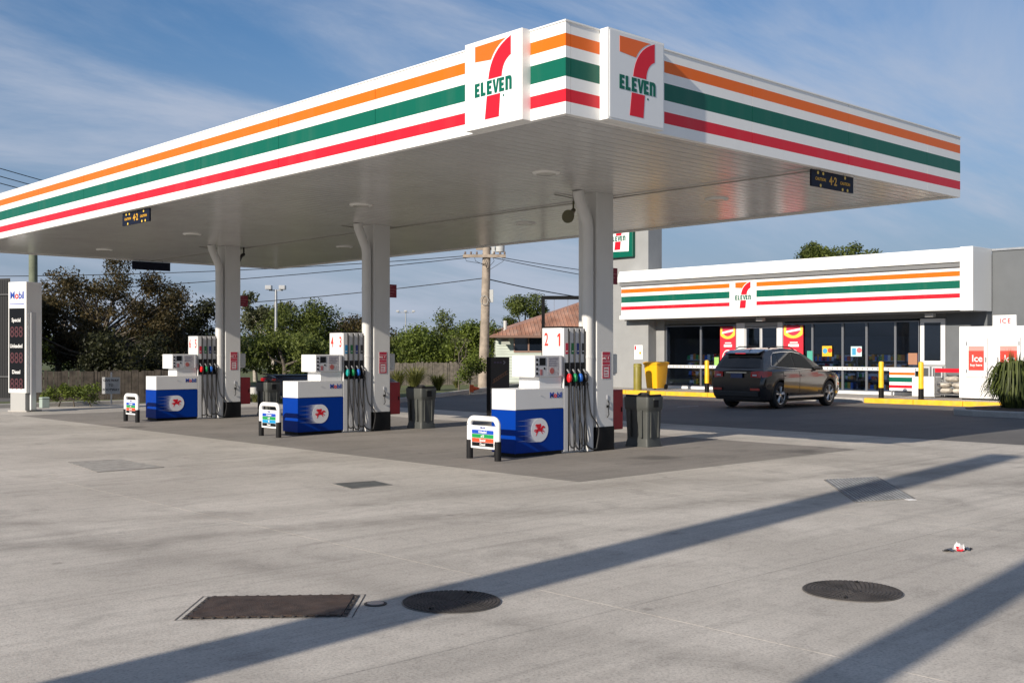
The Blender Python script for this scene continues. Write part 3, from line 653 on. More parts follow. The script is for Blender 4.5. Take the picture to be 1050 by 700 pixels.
pl = [make_pump('21', (0, 1, 2, 3), 'white and blue fuel dispenser numbered 2 and 1 nearest the viewer'),
      make_pump('43', (4, 1, 2, 3), 'white and blue fuel dispenser numbered 4 and 3 at the middle column'),
      make_pump('65', (0, 1, 2, 3), 'white and blue fuel dispenser numbered 6 and 5 at the farthest column')]
for k, p in enumerate(pl): p.location.y = 4.0+6.3*k

# fuel grade hoops in front of each dispenser
def make_hoop(rows, label, y):
    t = thing('grade_hoop', label, 'barrier', (2.45, y, 0), group='white pump guard hoops')
    hw, H, r = .325, .665, .05; pts = [(0, hw, .0)]
    pts = [(0, hw, .05), (0, hw, H-.12)]+[(0, hw-.10+.10*math.cos(R(a)), H-.135+.10*math.sin(R(a))) for a in range(0, 91, 15)]
    pts += [(0, -(hw-.10)-.10*math.sin(R(a)), H-.135+.10*math.cos(R(a))) for a in range(0, 91, 15)]+[(0, -hw, H-.12), (0, -hw, .05)]
    build(MB().tube(pts, .043, 14), 'frame', WHITE2, t, smooth=True)
    for s in (-1, 1): build(MB().lathe([(.052, .0), (.052, .28), (.048, .295), (.04, .295)], 16, (0, s*hw, 0)), 'rubber_sleeve', RUBBER, t, smooth=True)
    pn = build(MB().box(-.018, .018, -hw+.03, hw-.03, .17, .52), 'sign_plate', WHITE2, t, bevel=.004)
    text('Mobil', .05, BLUEL, 'header_lettering', pn, (-.0185, 0, .49), *NX, off=.0005)
    h = .255/len(rows); z = .455
    for mt, s in rows:
        q = build(MB().plate(rect(-hw+.075, hw-.075, z-h+.004, z), (-.0185, 0, 0), *NX, .003), 'grade_strip', mt, pn)
        text(s, h*.82, WHITE2, 'grade_lettering', q, (-.0222, 0, z-h*.48), *NX, off=.001, sx=.95); z -= h
    for zz in (.24, .40):
        for s in (-1, 1): build(MB().lathe([(.008, 0), (.008, .006)], 8), 'bolt', STEEL, pn).matrix_local = Matrix.Translation((-.0185, s*(hw-.05), zz)) @ Matrix.Rotation(R(-90), 4, 'Y')
    return t
HB, HG, HR, HK, HC = (pm('strip_blue', (.005, .06, .42), .4), pm('strip_green', (.005, .26, .06), .4), pm('strip_red', (.80, .07, .02), .4), BLACK, pm('strip_cyan', (.005, .26, .52), .4))
make_hoop([(HB, 'Unleaded'), (HG, 'e10'), (HR, 'Special'), (HK, 'Diesel')], 'white hoop barrier with four grade strips before nearest dispenser', 4.13)
make_hoop([(HB, 'Unleaded'), (HG, 'e10'), (HC, '98'), (HK, 'Diesel')], 'white hoop barrier with cyan grade strip before the middle dispenser', 10.43)
make_hoop([(HB, 'Unleaded'), (HG, 'e10'), (HR, 'Special'), (HK, 'Diesel')], 'white hoop barrier with red strip before the farthest dispenser', 16.73)

# things hung on the columns
REDC = pm('fire_red', (.30, .006, .010), .42, var=.1)
names = ('nearest', 'middle', 'farthest')
for k, cy in enumerate((3.93, 10.23, 16.53)):
    t = thing('fire_cabinet', 'red fire extinguisher cabinet low on the %s canopy column' % names[k], 'cabinet', (5.235, cy+.2, .33), group='red fire cabinets')
    build(MB().box(0, .30, -.14, .14, 0, .68), 'case', REDC, t, bevel=.012)
    build(MB().box(.02, .28, -.148, -.141, .03, .65), 'door', REDC, t, bevel=.003); build(MB().box(.24, .26, -.16, -.149, .30, .38), 'handle', BLACK, t)
    t = thing('towel_dispenser', 'small white paper towel box on the %s canopy column' % names[k], 'dispenser', (5.235, cy+.2, 1.28), group='white towel boxes')
    build(MB().box(0, .18, -.12, .12, 0, .34), 'case', pm('towel_white', (.55, .55, .53), .4), t, bevel=.02); build(MB().box(.02, .16, -.09, .09, -.025, -.001), 'paper', WHITE2, t)
    t = thing('flag_sign', 'dark red projecting notice high on the %s canopy column' % names[k], 'sign', (5.225, cy+.2, 2.82), group='red flag notices')
    build(MB().box(0, .31, -.012, .012, 0, .28), 'plate', pm('flag_red', (.20, .005, .022), .5), t)
    m = MB()
    for q in range(4): m.plate(rect(.04, .20+.05*((q*7) % 3), .05+q*.06, .062+q*.06), (0, -.0125, 0), *NY, .001)
    stuff(build(m, 'print_lines', pm('flag_print', (.42, .15, .17), .5), t))
# grey litter bins
BING = pm('bin_grey', (.055, .059, .055), .55, var=.12, scale=5, bump=.1, bscale=90)
def make_bin(label, y):
    t = thing('litter_bin', label, 'bin', (6.15, y, 0), group='grey plastic litter bins')
    def ring(hx, hy, z, r=.04):
        return [(a, b, z) for a, b in rrect(-hx, hx, -hy, hy, r, 3)]
    build(MB().rings([ring(.205, .265, 0), ring(.205, .265, .02), ring(.185, .242, .12), ring(.183, .24, .15), ring(.198, .258, .60), ring(.198, .258, .625), ring(.212, .272, .66), ring(.214, .276, .70), ring(.218, .282, .85), ring(.215, .278, .87), ring(.20, .265, .87), ring(.19, .255, .80)]), 'body', BING, t, smooth=True)
    build(MB().box(-.06, .06, -.292, -.270, .69, .83), 'handle_recess', BLACK, t)
    build(MB().box(-.075, .075, -.302, -.280, .815, .845), 'handle', BING, t, bevel=.005)
    for s in (-1, 1): build(MB().box(s*.10-.014, s*.10+.014, -.262, -.225, .16, .62), 'side_rib', BING, t, bevel=.006)
    for s in (-1, 1): build(MB().box(-.232, -.19, s*.13-.02, s*.13+.02, .16, .64), 'end_rib', BING, t, bevel=.008)
    m = MB().rings([[(a, b, z+.02*math.sin(a*30+b*21)) for a, b, z in ring(.20, .262, zz)] for zz in (.80, .875, .893)])
    build(m, 'bin_liner', RUBBER, t)
    build(MB().rings([[(a, b, zz) for a, b, _ in ring(hx, hy, 0)] for hx, hy, zz in ((.05, .09, .87), (.07, .10, .91), (.04, .06, .94))]), 'rubbish', pm('rubbish_dark', (.03, .03, .032), .5), t)
    return t
make_bin('grey plastic litter bin behind the nearest column', 4.05); make_bin('grey plastic litter bin behind the middle column', 10.35); make_bin('grey plastic litter bin half hidden by the middle dispenser', 16.75)

# ------------------------------------------------------------------ shop
SH = thing('shop_building', 'grey convenience store with white striped awning fascia and dark windows', 'building', (27.4, 14.5, .145))
def S(m, name, mats, parent=SH, **k): return build(m, name, mats, parent, world=(parent is SH), **k)
FX = 26.45
AW = pm('awning_white', (.80, .80, .775), .45, dirt=.08, dcol=(.4, .38, .33))
STRIPM = stripe_mat('shop_stripes', [(4.14, 4.31, OC), (3.74, 4.0, GC), (3.43, 3.58, RC)])
aw = S(MB().box(FX+.06, 27.69, 7.25, 22.36, 3.02, 4.56), 'awning', AW)
# sloped capping with a roll of sheets
m = MB()
for y0, y1 in ((7.2, 12.2), (12.205, 17.2), (17.205, 22.42)):
    m = MB(); m.add([(26.30, y0, 4.60), (26.30, y0, 4.80), (26.42, y0, 5.06), (27.7, y0, 5.08), (27.7, y0, 4.57), (26.5, y0, 4.57),
                     (26.30, y1, 4.60), (26.30, y1, 4.80), (26.42, y1, 5.06), (27.7, y1, 5.08), (27.7, y1, 4.57), (26.5, y1, 4.57)],
                    [(0, 1, 2, 3, 4, 5)] + [(11, 10, 9, 8, 7, 6)] + [((i+1) % 6, i, i+6, (i+1) % 6+6) for i in range(6)])
    S(m, 'awning_cap', AW, aw)
S(MB().box(26.28, 27.695, 7.19, 7.62, 3.0, 5.075), 'awning_end', AW, aw, bevel=.01)
S(MB().box(26.36, FX+.06, 7.63, 22.38, 3.02, 3.2), 'awning_lip', AW, aw, bevel=.02)
S(MB().box(26.36, FX+.06, 7.625, 22.37, 4.44, 4.57), 'recess_shade', DGREY, aw)  # dark strip standing in for the recess shadow beneath the overhanging cap
for a, b in ((7.64, 11.5), (11.505, 15.56), (16.8, 19.5), (19.505, 22.34)): S(MB().box(FX, FX+.058, a, b, 3.21, 4.435), 'sign_panel', STRIPM, aw)
lp = S(MB().box(FX, FX+.058, 15.565, 16.795, 3.21, 4.435), 'logo_panel', WHITE, aw)
seven(lp, (FX-.0005, 16.74, 3.24), NX, 1.12, 1.16, .003, trademark=False)
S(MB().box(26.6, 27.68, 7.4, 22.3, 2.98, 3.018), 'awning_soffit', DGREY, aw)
# walls
WX = 27.42
S(MB().box(WX, 27.8, 20.8, 22.5, .145, 3.0), 'wall', GREY); S(MB().box(WX, 27.8, 7.22, 8.62, .145, 3.0), 'wall', MGREY)
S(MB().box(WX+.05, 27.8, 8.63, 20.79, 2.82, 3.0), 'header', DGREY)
S(MB().box(27.75, 40, -6, 7.21, -.05, 5.0), 'wall', MGREY); S(MB().box(27.81, 40, 7.22, 26.0, 3.2, 4.9), 'wall', GREY)
S(MB().box(27.70, 40.1, -6.1, 7.2, 5.002, 5.07), 'parapet_cap', STEEL)
S(MB().box(34.01, 40, 7.22, 26, -.05, 3.19), 'interior_wall', pm('interior_pale', (.35, .35, .34), .8)); S(MB().box(27.81, 34, 25.92, 26, -.05, 3.19), 'side_wall', GREY)
tw = S(MB().box(26.9, 27.79, 21.24, 24.7, -.04, 7.9), 'sign_tower', GREY)
S(MB().box(26.85, 27.82, 21.2, 24.74, 7.902, 7.96), 'tower_cap', STEEL, tw)
# green square sign on the tower
gs = S(MB().box(26.72, 26.895, 21.95, 23.55, 5.70, 7.4), 'tower_sign', GREEN, tw, bevel=.03)
S(MB().plate([(.22, .28), (1.38, .24), (1.42, 1.55), (.18, 1.5)], (26.719, 23.55, 5.70), *NX, .004), 'sign_face', WHITE2, gs)
seven(gs, (26.7145, 23.47, 5.92), NX, 1.36, 1.36, .004, trademark=False)
# the room behind the tinted glass
SGL = bpy.data.materials.new('tinted_shop_glass'); SGL.use_nodes = True; t_ = SGL.node_tree; t_.nodes.remove(t_.nodes['Principled BSDF'])
tr0 = t_.nodes.new('ShaderNodeBsdfTransparent'); tr0.inputs[0].default_value = (.46, .52, .62, 1); gl0 = t_.nodes.new('ShaderNodeBsdfGlossy'); gl0.inputs['Roughness'].default_value = .015; gl0.inputs[0].default_value = (.9, .95, 1, 1)
fr0 = t_.nodes.new('ShaderNodeFresnel'); fr0.inputs[0].default_value = 1.55; mx1 = t_.nodes.new('ShaderNodeMixShader'); t_.links.new(fr0.outputs[0], mx1.inputs[0]); t_.links.new(tr0.outputs[0], mx1.inputs[1]); t_.links.new(gl0.outputs[0], mx1.inputs[2]); t_.links.new(mx1.outputs[0], t_.nodes['Material Output'].inputs[0])
S(MB().box(27.5, 34, 7.3, 25.9, .10, .148), 'shop_floor', pm('shop_tiles', (.34, .33, .32), .4))
S(MB().box(27.6, 34, 7.3, 25.9, 3.02, 3.06), 'shop_ceiling', pm('ceiling_tiles', (.55, .55, .54), .7))
rq = random.Random(21); PROD = [pm('product_%s' % n_, c_, .5) for n_, c_ in (('red', (.5, .03, .03)), ('yellow', (.6, .4, .04)), ('blue', (.05, .15, .45)), ('white', (.6, .6, .58)), ('green', (.06, .3, .1)), ('orange', (.6, .2, .03)))]
for k, (gx, gy0, gy1) in enumerate(((28.3, 17.6, 20.3), (28.4, 9.8, 12.2), (28.4, 12.6, 14.6), (30.5, 16.8, 20.2), (30.6, 10.0, 14.4))):
    sf = S(MB().box(gx, gx+.5, gy0, gy1, .148, .30), 'shelf_unit', PGREY)
    m = MB(); 
    for z_ in (.62, .98, 1.34): m.box(gx, gx+.5, gy0, gy1, z_-.02, z_)
    m.box(gx+.23, gx+.27, gy0, gy1, .30, 1.55); S(m, 'shelves', PGREY, sf)
    m = MB()
    for z_ in (.30, .62, .98, 1.34):
        y_ = gy0+.02
        while y_ < gy1-.15:
            w_ = rq.uniform(.08, .16); h_ = rq.uniform(.12, .26); m.box(gx+.02, gx+.2, y_, y_+w_*.94, z_+.001, z_+h_, rq.randrange(6)); y_ += w_
    stuff(S(m, 'products', PROD, sf))
S(MB().box(33.4, 34, 8, 25, .15, 2.3), 'drinks_fridge', pm('fridge_white', (.5, .52, .54), .3))
# glazing: every pane a part
def pane(y0, y1, z0=.25, z1=2.74, name='window'):
    w = S(MB().box(WX+.02, WX+.03, y0+.03, y1-.03, z0+.03, z1-.03), name, SGL)
    m = MB(); x0, x1 = WX-.03, WX+.05
    m.box(x0, x1, y0, y0+.03, z0, z1); m.box(x0, x1, y1-.03, y1, z0, z1); m.box(x0, x1, y0+.03, y1-.03, z0, z0+.03); m.box(x0, x1, y0+.03, y1-.03, z1-.03, z1)
    S(m, 'frame', FRAME if name != 'window' else pm('frame_grey', (.25, .26, .28), .35, metal=.5), w); return w
for a, b in ((18.9, 20.7), (17.15, 18.89)): pane(a, b)
for a, b in ((13.75, 15.0), (12.50, 13.74), (11.55, 12.49), (10.45, 11.54), (9.56, 10.44)): pane(a, b)
for a, b in ((16.02, 16.72), (15.26, 15.99)):
    d_ = pane(a, b, .16, 2.62, 'door'); hy_ = a+.05 if a > 16 else b-.05; S(MB().tube([(WX-.06, hy_, .85), (WX-.06, hy_, 1.35)], .014, 8), 'handle', STEEL, d_)
m = MB()
for a, b in ((16.74, 17.13), (15.02, 15.24)): S(MB().box(WX-.05, WX+.1, a, b, .145, 2.80), 'door_post', FRAME)
S(MB().box(WX-.04, WX+.1, 15.245, 16.735, 2.65, 2.80), 'door_header', pm('header_grey', (.28, .29, .3), .4))
S(MB().box(WX-.02, WX+.06, 8.64, 9.53, 1.22, 2.80), 'side_window_frame', FRAME)
S(MB().box(WX-.026, WX-.021, 8.80, 9.38, 1.36, 2.66), 'side_window', GLASS)
S(MB().box(WX, 27.7, 8.63, 9.54, .145, 1.21), 'wall', GREY)
for a, b in ((17.14, 20.72), (9.55, 15.01)): S(MB().box(WX-.06, WX+.08, a, b, .146, .245), 'sill', WHITE)
PERF = pm('rail_white', (.62, .63, .63), .45)
for a, b, nm in ((17.15, 20.7, 0), (9.56, 15.0, 1)):
    r_ = S(MB().box(WX-.075, WX-.035, a, b, 1.0, 1.12), 'safety_rail', PERF)
    k = a+.12; pr = None
    while k < b-.1:
        if pr is None: o = S(MB().plate(circ(0, 0, .032, 10), (0, 0, 0), *NX, .002), 'rail_dot', pm('dot_grey', (.22, .23, .25), .5), r_); pr = o.data
        else: o = link('rail_dot', pr, r_)
        o.location = (WX-.0755, k, 1.06); k += .2
# posters and stickers on the glass
def poster(y0, y1, z0, z1, mt, name='poster', proud=.036): return S(MB().plate(rect(-y1, -y0, z0, z1), (WX-proud, 0, 0), *NX, .004), name, mt)
POST = pm('poster_red', (.72, .02, .04), .45)
for a, b in ((17.18, 17.92), (14.12, 14.98)):
    q = poster(a, b, .95, 2.66, POST); c_ = -(a+b)/2; pf = (WX-.0405, 0, 0); hw = (b-a)/2
    def pp(poly, mt, nm='poster_print', lift=0): return S(MB().plate(poly, (WX-.0405-lift, 0, 0), *NX, .002), nm, mt, q)
    pp([(c_-hw*.95, 2.64), (c_-hw*.95, 2.35)]+arc([(c_-hw*.9, 2.3), (c_, 2.05), (c_+hw*.9, 2.3)])+[(c_+hw*.95, 2.35), (c_+hw*.95, 2.64)], pm('poster_yellow', (.75, .55, .06), .45))
    pp([(c_-hw*.7, 2.64), (c_-hw*.7, 2.45)]+arc([(c_-hw*.6, 2.4), (c_, 2.16), (c_+hw*.6, 2.4)])+[(c_+hw*.7, 2.45), (c_+hw*.7, 2.64)], pm('poster_violet', (.55, .03, .07), .45), lift=.0022)
    pp([(c_-hw*.75, 2.38), (c_+hw*.75, 2.48), (c_+hw*.7, 2.56), (c_-hw*.7, 2.46)], WHITE2, lift=.0044)
    pp(rect(c_-hw*.5, c_+hw*.55, 1.86, 1.96), WHITE2); pp(rect(c_-hw*.35, c_+hw*.45, 2.0, 2.04), WHITE2)
    m = MB(); 
    for i in range(20):
        a0, a1 = math.pi*i/20, math.pi*(i+1)/20
        m.plate([(c_+hw*.75*math.cos(a0), 1.35+.4*math.sin(a0)), (c_+hw*.75*math.cos(a1), 1.35+.4*math.sin(a1)), (c_+hw*.66*math.cos(a1), 1.35+.36*math.sin(a1)), (c_+hw*.66*math.cos(a0), 1.35+.36*math.sin(a0))], (WX-.0405, 0, 0), *NX, .002)
    S(m, 'poster_ring', WHITE2, q); pp(circ(c_, 1.45, hw*.5, 20), pm('poster_pink', (.75, .12, .32), .45))
st = poster(12.92, 13.32, 1.5, 1.88, pm('sticker_yellow', (.72, .42, .02), .5), 'sticker')
S(MB().plate(circ(-13.2, 1.7, .1, 14), (WX-.0405, 0, 0), *NX, .002), 'sticker_print', pm('sticker_blue', (.05, .3, .5), .5), st); S(MB().plate(circ(-13.0, 1.72, .09, 14), (WX-.0405, 0, 0), *NX, .002), 'sticker_print', HR, st)
st = poster(11.72, 12.15, 1.5, 1.86, pm('sticker_pale', (.50, .66, .66), .5), 'sticker')
S(MB().plate(circ(-11.82, 1.72, .1, 14), (WX-.0405, 0, 0), *NX, .002), 'sticker_print', pm('sticker_red', (.6, .12, .14), .5), st); S(MB().plate(rect(-12.1, -11.95, 1.55, 1.8), (WX-.0405, 0, 0), *NX, .002), 'sticker_print', _mats['sticker_blue'], st)
poster(13.74-.02, 13.95, 1.3, 1.7, pm('sticker_green', (.06, .33, .25), .5), 'sticker', .045); poster(17.98, 18.2, 1.05, 1.45, pm('sticker_lime', (.28, .5, .12), .5), 'sticker', .045)
poster(9.62, 9.95, 1.22, 1.62, pm('sticker_brown', (.34, .17, .10), .5), 'sticker', .045)
for yy in (15.65, 8.9): S(MB().box(26.75, 26.95, yy-.15, yy+.15, 2.84, 2.975), 'awning_lamp', pm('lamp_pale', (.45, .44, .42), .5), aw, bevel=.01)
# paper notice on the grey wall under the tower
nt_ = S(MB().plate(rect(-22.0, -21.55, 1.35, 1.95), (26.8985, 0, 0), *NX, .004), 'wall_notice', WHITE2, tw)
S(MB().plate(rect(-21.98, -21.9, 1.75, 1.92), (26.894, 0, 0), *NX, .002), 'notice_print', RED, nt_); S(MB().plate(circ(-21.68, 1.62, .06, 10), (26.894, 0, 0), *NX, .002), 'notice_print', GOLD, nt_)
# air conditioner grilles below the side window
for a in (8.70, 9.14): 
    g_ = S(MB().box(WX-.12, WX-.001, a, a+.36, .78, 1.16), 'grille_box', PGREY); 
    S(MB().box(WX-.126, WX-.121, a+.04, a+.32, .83, 1.11), 'grille', pm('grille_dark', (.06, .065, .07), .5), g_)

# ------------------------------------------------------------------ footpath furniture
def bollard(label, x, y, olive=False):
    t = thing('bollard', label, 'bollard', (x, y, .145), group=None if olive else 'yellow and black bollards')
    if olive:
        build(MB().lathe([(.165, 0), (.165, 1.02), (.15, 1.05), (.0, 1.06)], 24), 'post', pm('shaded_yellow', (.20, .17, .02), .5, var=.1), t, smooth=True)  # yellow post darkened to olive, its shade put into the colour
        build(MB().lathe([(.17, .93), (.17, .97)], 24, cap=False), 'band', pm('shaded_band', (.30, .27, .06), .4), t)
    else:
        build(MB().lathe([(.082, .32), (.082, 1.16), (.07, 1.19), (.03, 1.205), (0, 1.205)], 20), 'post', YELLOW, t, smooth=True)
        build(MB().lathe([(.088, 0), (.088, .34)], 20), 'base_sleeve', BLACK, t, smooth=True)
bollard('thick yellow bollard with shade painted in as olive, beside the yellow wheelie bin', 24.75, 20.0, True)
bollard('yellow bollard with black base left of the parked car', 24.75, 16.6)
bollard('yellow bollard with black base left of the striped panel', 24.75, 9.55)
bollard('yellow bollard with black base right of the striped panel', 24.75, 8.18)
# striped trolley bay panel
t = thing('striped_panel', 'white low panel with orange green and red stripes between two bollards', 'panel', (26.95, 9.95, .145))
build(MB().box(-.03, .03, -.46, .46, .18, .95), 'board', WHITE2, t)
for z0, z1, mt in ((.72, .81, ORANGE), (.48, .64, GREEN), (.27, .37, RED)): build(MB().box(-.034, -.0305, -.46, .46, z0, z1), 'stripe', mt, t)
for s in (-.38, .38): build(MB().box(-.02, .02, s-.025, s+.025, 0, .18), 'leg', STEEL, t)
# ice merchandiser
ICEW = pm('ice_white', (.80, .80, .79), .4)
t = thing('ice_merchandiser', 'white two door outdoor ice freezer with red ice posters', 'freezer', (25.6, 6.26, .145))
build(MB().box(0, .95, -1.08, 1.07, .05, 2.32), 'cabinet', ICEW, t, bevel=.015); build(MB().box(.05, .9, -1.0, 1.0, 0, .049), 'base', BLACK, t)
for a, b, hs in ((.17, .84, 1), (-.85, -.15, -1)):
    d_ = build(MB().box(-.035, -.002, a, b, .72, 1.94), 'door', WHITE2, t, bevel=.006)
    g_ = MB(); g_.box(-.0025, -.0005, a-.012, b+.012, .708, .719); g_.box(-.0025, -.0005, a-.012, b+.012, 1.941, 1.953); g_.box(-.0025, -.0005, a-.012, a-.001, .72, 1.94); g_.box(-.0025, -.0005, b+.001, b+.012, .72, 1.94)
    build(g_, 'door_gasket', pm('gasket_grey', (.2, .2, .21), .6), d_)
    po = build(MB().plate(rect(-b+.09, -a-.09, .93, 1.70), (-.0355, 0, 0), *NX, .003), 'poster', pm('ice_red', (.72, .05, .035), .45), d_)
    build(MB().plate(rect(-b+.09, -a-.09, 1.55, 1.70), (-.039, 0, 0), *NX, .001), 'poster_frost', pm('ice_pink', (.72, .28, .25), .45), po)
    text('Ice', .30, WHITE2, 'ice_lettering', po, (-.0392, (a+b)/2-.03, 1.30), *NX, off=.004); text('buy here', .105, WHITE2, 'small_lettering', po, (-.0392, (a+b)/2, 1.10), *NX, off=.002)
    hy = a-.03 if hs > 0 else b+.03
    build(MB().box(-.075, -.036, (a+.01 if hs > 0 else b-.05), (a+.05 if hs > 0 else b-.01), 1.20, 1.36), 'handle', STEEL, d_, bevel=.005)
    for zz in (.85, 1.72): build(MB().box(-.05, -.036, (b-.05 if hs > 0 else a+.01), (b-.01 if hs > 0 else a+.05), zz, zz+.12), 'hinge', STEEL, d_)
t2 = thing('ice_sign', 'small white board with red ICE lettering on top of the freezer', 'sign', (25.75, 5.95, 2.465))
build(MB().box(-.03, .03, -.36, .36, 0, .34), 'board', ICEW, t2); text('ICE', .20, pm('ice_letter_red', (.55, .03, .03), .5), 'lettering', t2, (-.0305, -.02, .15), *NX, off=.006, space=1.25)
# rack of bagged ice / firewood
t = thing('bag_rack', 'metal rack of pale plastic bags beside the ice freezer', 'rack', (26.35, 8.0, .145))
fr_ = MB()
for x in (0, .6):
    for y in (-.5, .5): fr_.box(x-.015, x+.015, y-.015, y+.015, 0, .95)
fr_.box(-.015, .615, -.515, .515, .10, .125); fr_.box(.585, .615, -.515, .515, .9, .925); fr_.box(-.02, -.016, -.5, .5, .5, .52)
build(fr_, 'frame', STEEL, t)
build(MB().box(-.01, .0, -.5, .5, .84, .97), 'red_header', RED, t)
BAG = pm('bag_plastic', (.50, .46, .40), .35, var=.35, scale=9, bump=.5, bscale=12)
rr = random.Random(5)
for i, (y, z) in enumerate(((-.26, .23), (.26, .23), (-.24, .42), (.27, .43), (0, .62))):
    rg = []
    for u in (-1, -.85, -.4, .2, .75, 1):
        w_ = (1-abs(u)**4)**.5*.95+.05
        rg.append([(.26+(.26*w_+rr.uniform(-.015, .015))*math.cos(2*math.pi*j/12), y+u*.24, z+(.10*w_+rr.uniform(-.012, .012))*math.sin(2*math.pi*j/12)) for j in range(12)])
    build(MB().rings(rg), 'bag', BAG, t, smooth=True)
t = thing('gas_cage', 'white low storage box under the side window', 'box', (26.6, 9.0, .145))
build(MB().box(0, .5, -.36, .42, .02, .68), 'case', ICEW, t, bevel=.01); build(MB().box(-.006, -.001, -.30, .36, .08, .62), 'door', WHITE2, t)
# wheelie bins
def wheelie(name, label, x, y, col, w, h, rz=0):
    t = thing(name, label, 'bin', (x, y, .145), rz)
    def rg(hx, hy, z, ox=0): return [(a+ox, b, z) for a, b in rrect(-hx, hx, -hy, hy, .04, 3)]
    k = w/.6
    build(MB().rings([rg(.24*k, .24*k, .05), rg(.25*k, .25*k, .10), rg(.33*k, .30*k, h-.10), rg(.35*k, .32*k, h-.09), rg(.35*k, .32*k, h-.05)]), 'body', col, t, smooth=True)
    build(MB().rings([rg(.37*k, .33*k, h-.048), rg(.37*k, .33*k, h-.02), rg(.30*k, .28*k, h+.02, .0)]), 'lid', col, t, smooth=True)
    build(MB().tube([(.38*k, -.22*k, h-.04), (.42*k, -.22*k, h-.03), (.42*k, .22*k, h-.03), (.38*k, .22*k, h-.04)], .015, 8), 'handle', col, t)
    for s in (-1, 1):
        m = MB(); rg2 = [[(.24*k+.11*math.cos(2*math.pi*j/16), s*.25*k+o_, .11+.11*math.sin(2*math.pi*j/16)) for j in range(16)] for o_ in (-.025, .025)]
        build(m.rings(rg2), 'wheel', RUBBER, t)
wheelie('wheelie_bin', 'bright yellow wheelie bin against the shop windows', 25.9, 20.0, pm('bin_yellow', (.80, .42, .005), .45), .68, 1.1)
wheelie('rubbish_bin', 'small orange bin half hidden behind the parked car', 25.7, 16.3, pm('bin_orange', (.75, .16, .01), .45), .5, .95)
# ------------------------------------------------------------------ vehicles
def lerp_tab(tab, x):
    if x <= tab[0][0]: return tab[0][1]
    for (a, b), (c_, d_) in zip(tab, tab[1:]):
        if x <= c_: return b+(d_-b)*(x-a)/(c_-a)
    return tab[-1][1]
def boolean_cut(obj, cutters):
    for c_ in cutters:
        md = obj.modifiers.new('cut', 'BOOLEAN'); md.object = c_; md.operation = 'DIFFERENCE'; md.solver = 'EXACT'
    dg = bpy.context.evaluated_depsgraph_get(); me = bpy.data.meshes.new_from_object(obj.evaluated_get(dg))
    old = obj.data; obj.modifiers.clear(); obj.data = me
    for c_ in cutters: bpy.data.objects.remove(c_)
    me.polygons.foreach_set('use_smooth', [True]*len(me.polygons))
    me.set_sharp_from_angle(angle=R(32))
RIM = pm('alloy_rim', (.55, .54, .53), .28, metal=.9)
TYRE = pm('tyre', (.018, .018, .018), .75)
CHROME = pm('chrome', (.75, .75, .75), .12, metal=1)
TRIM = pm('car_trim_black', (.014, .014, .015), .5)
LAMPR = pm('tail_lamp_red', (.42, .006, .010), .12, coat=.5)
CGLASS = pm('car_glass', (.010, .012, .014), .04, spec=.6)
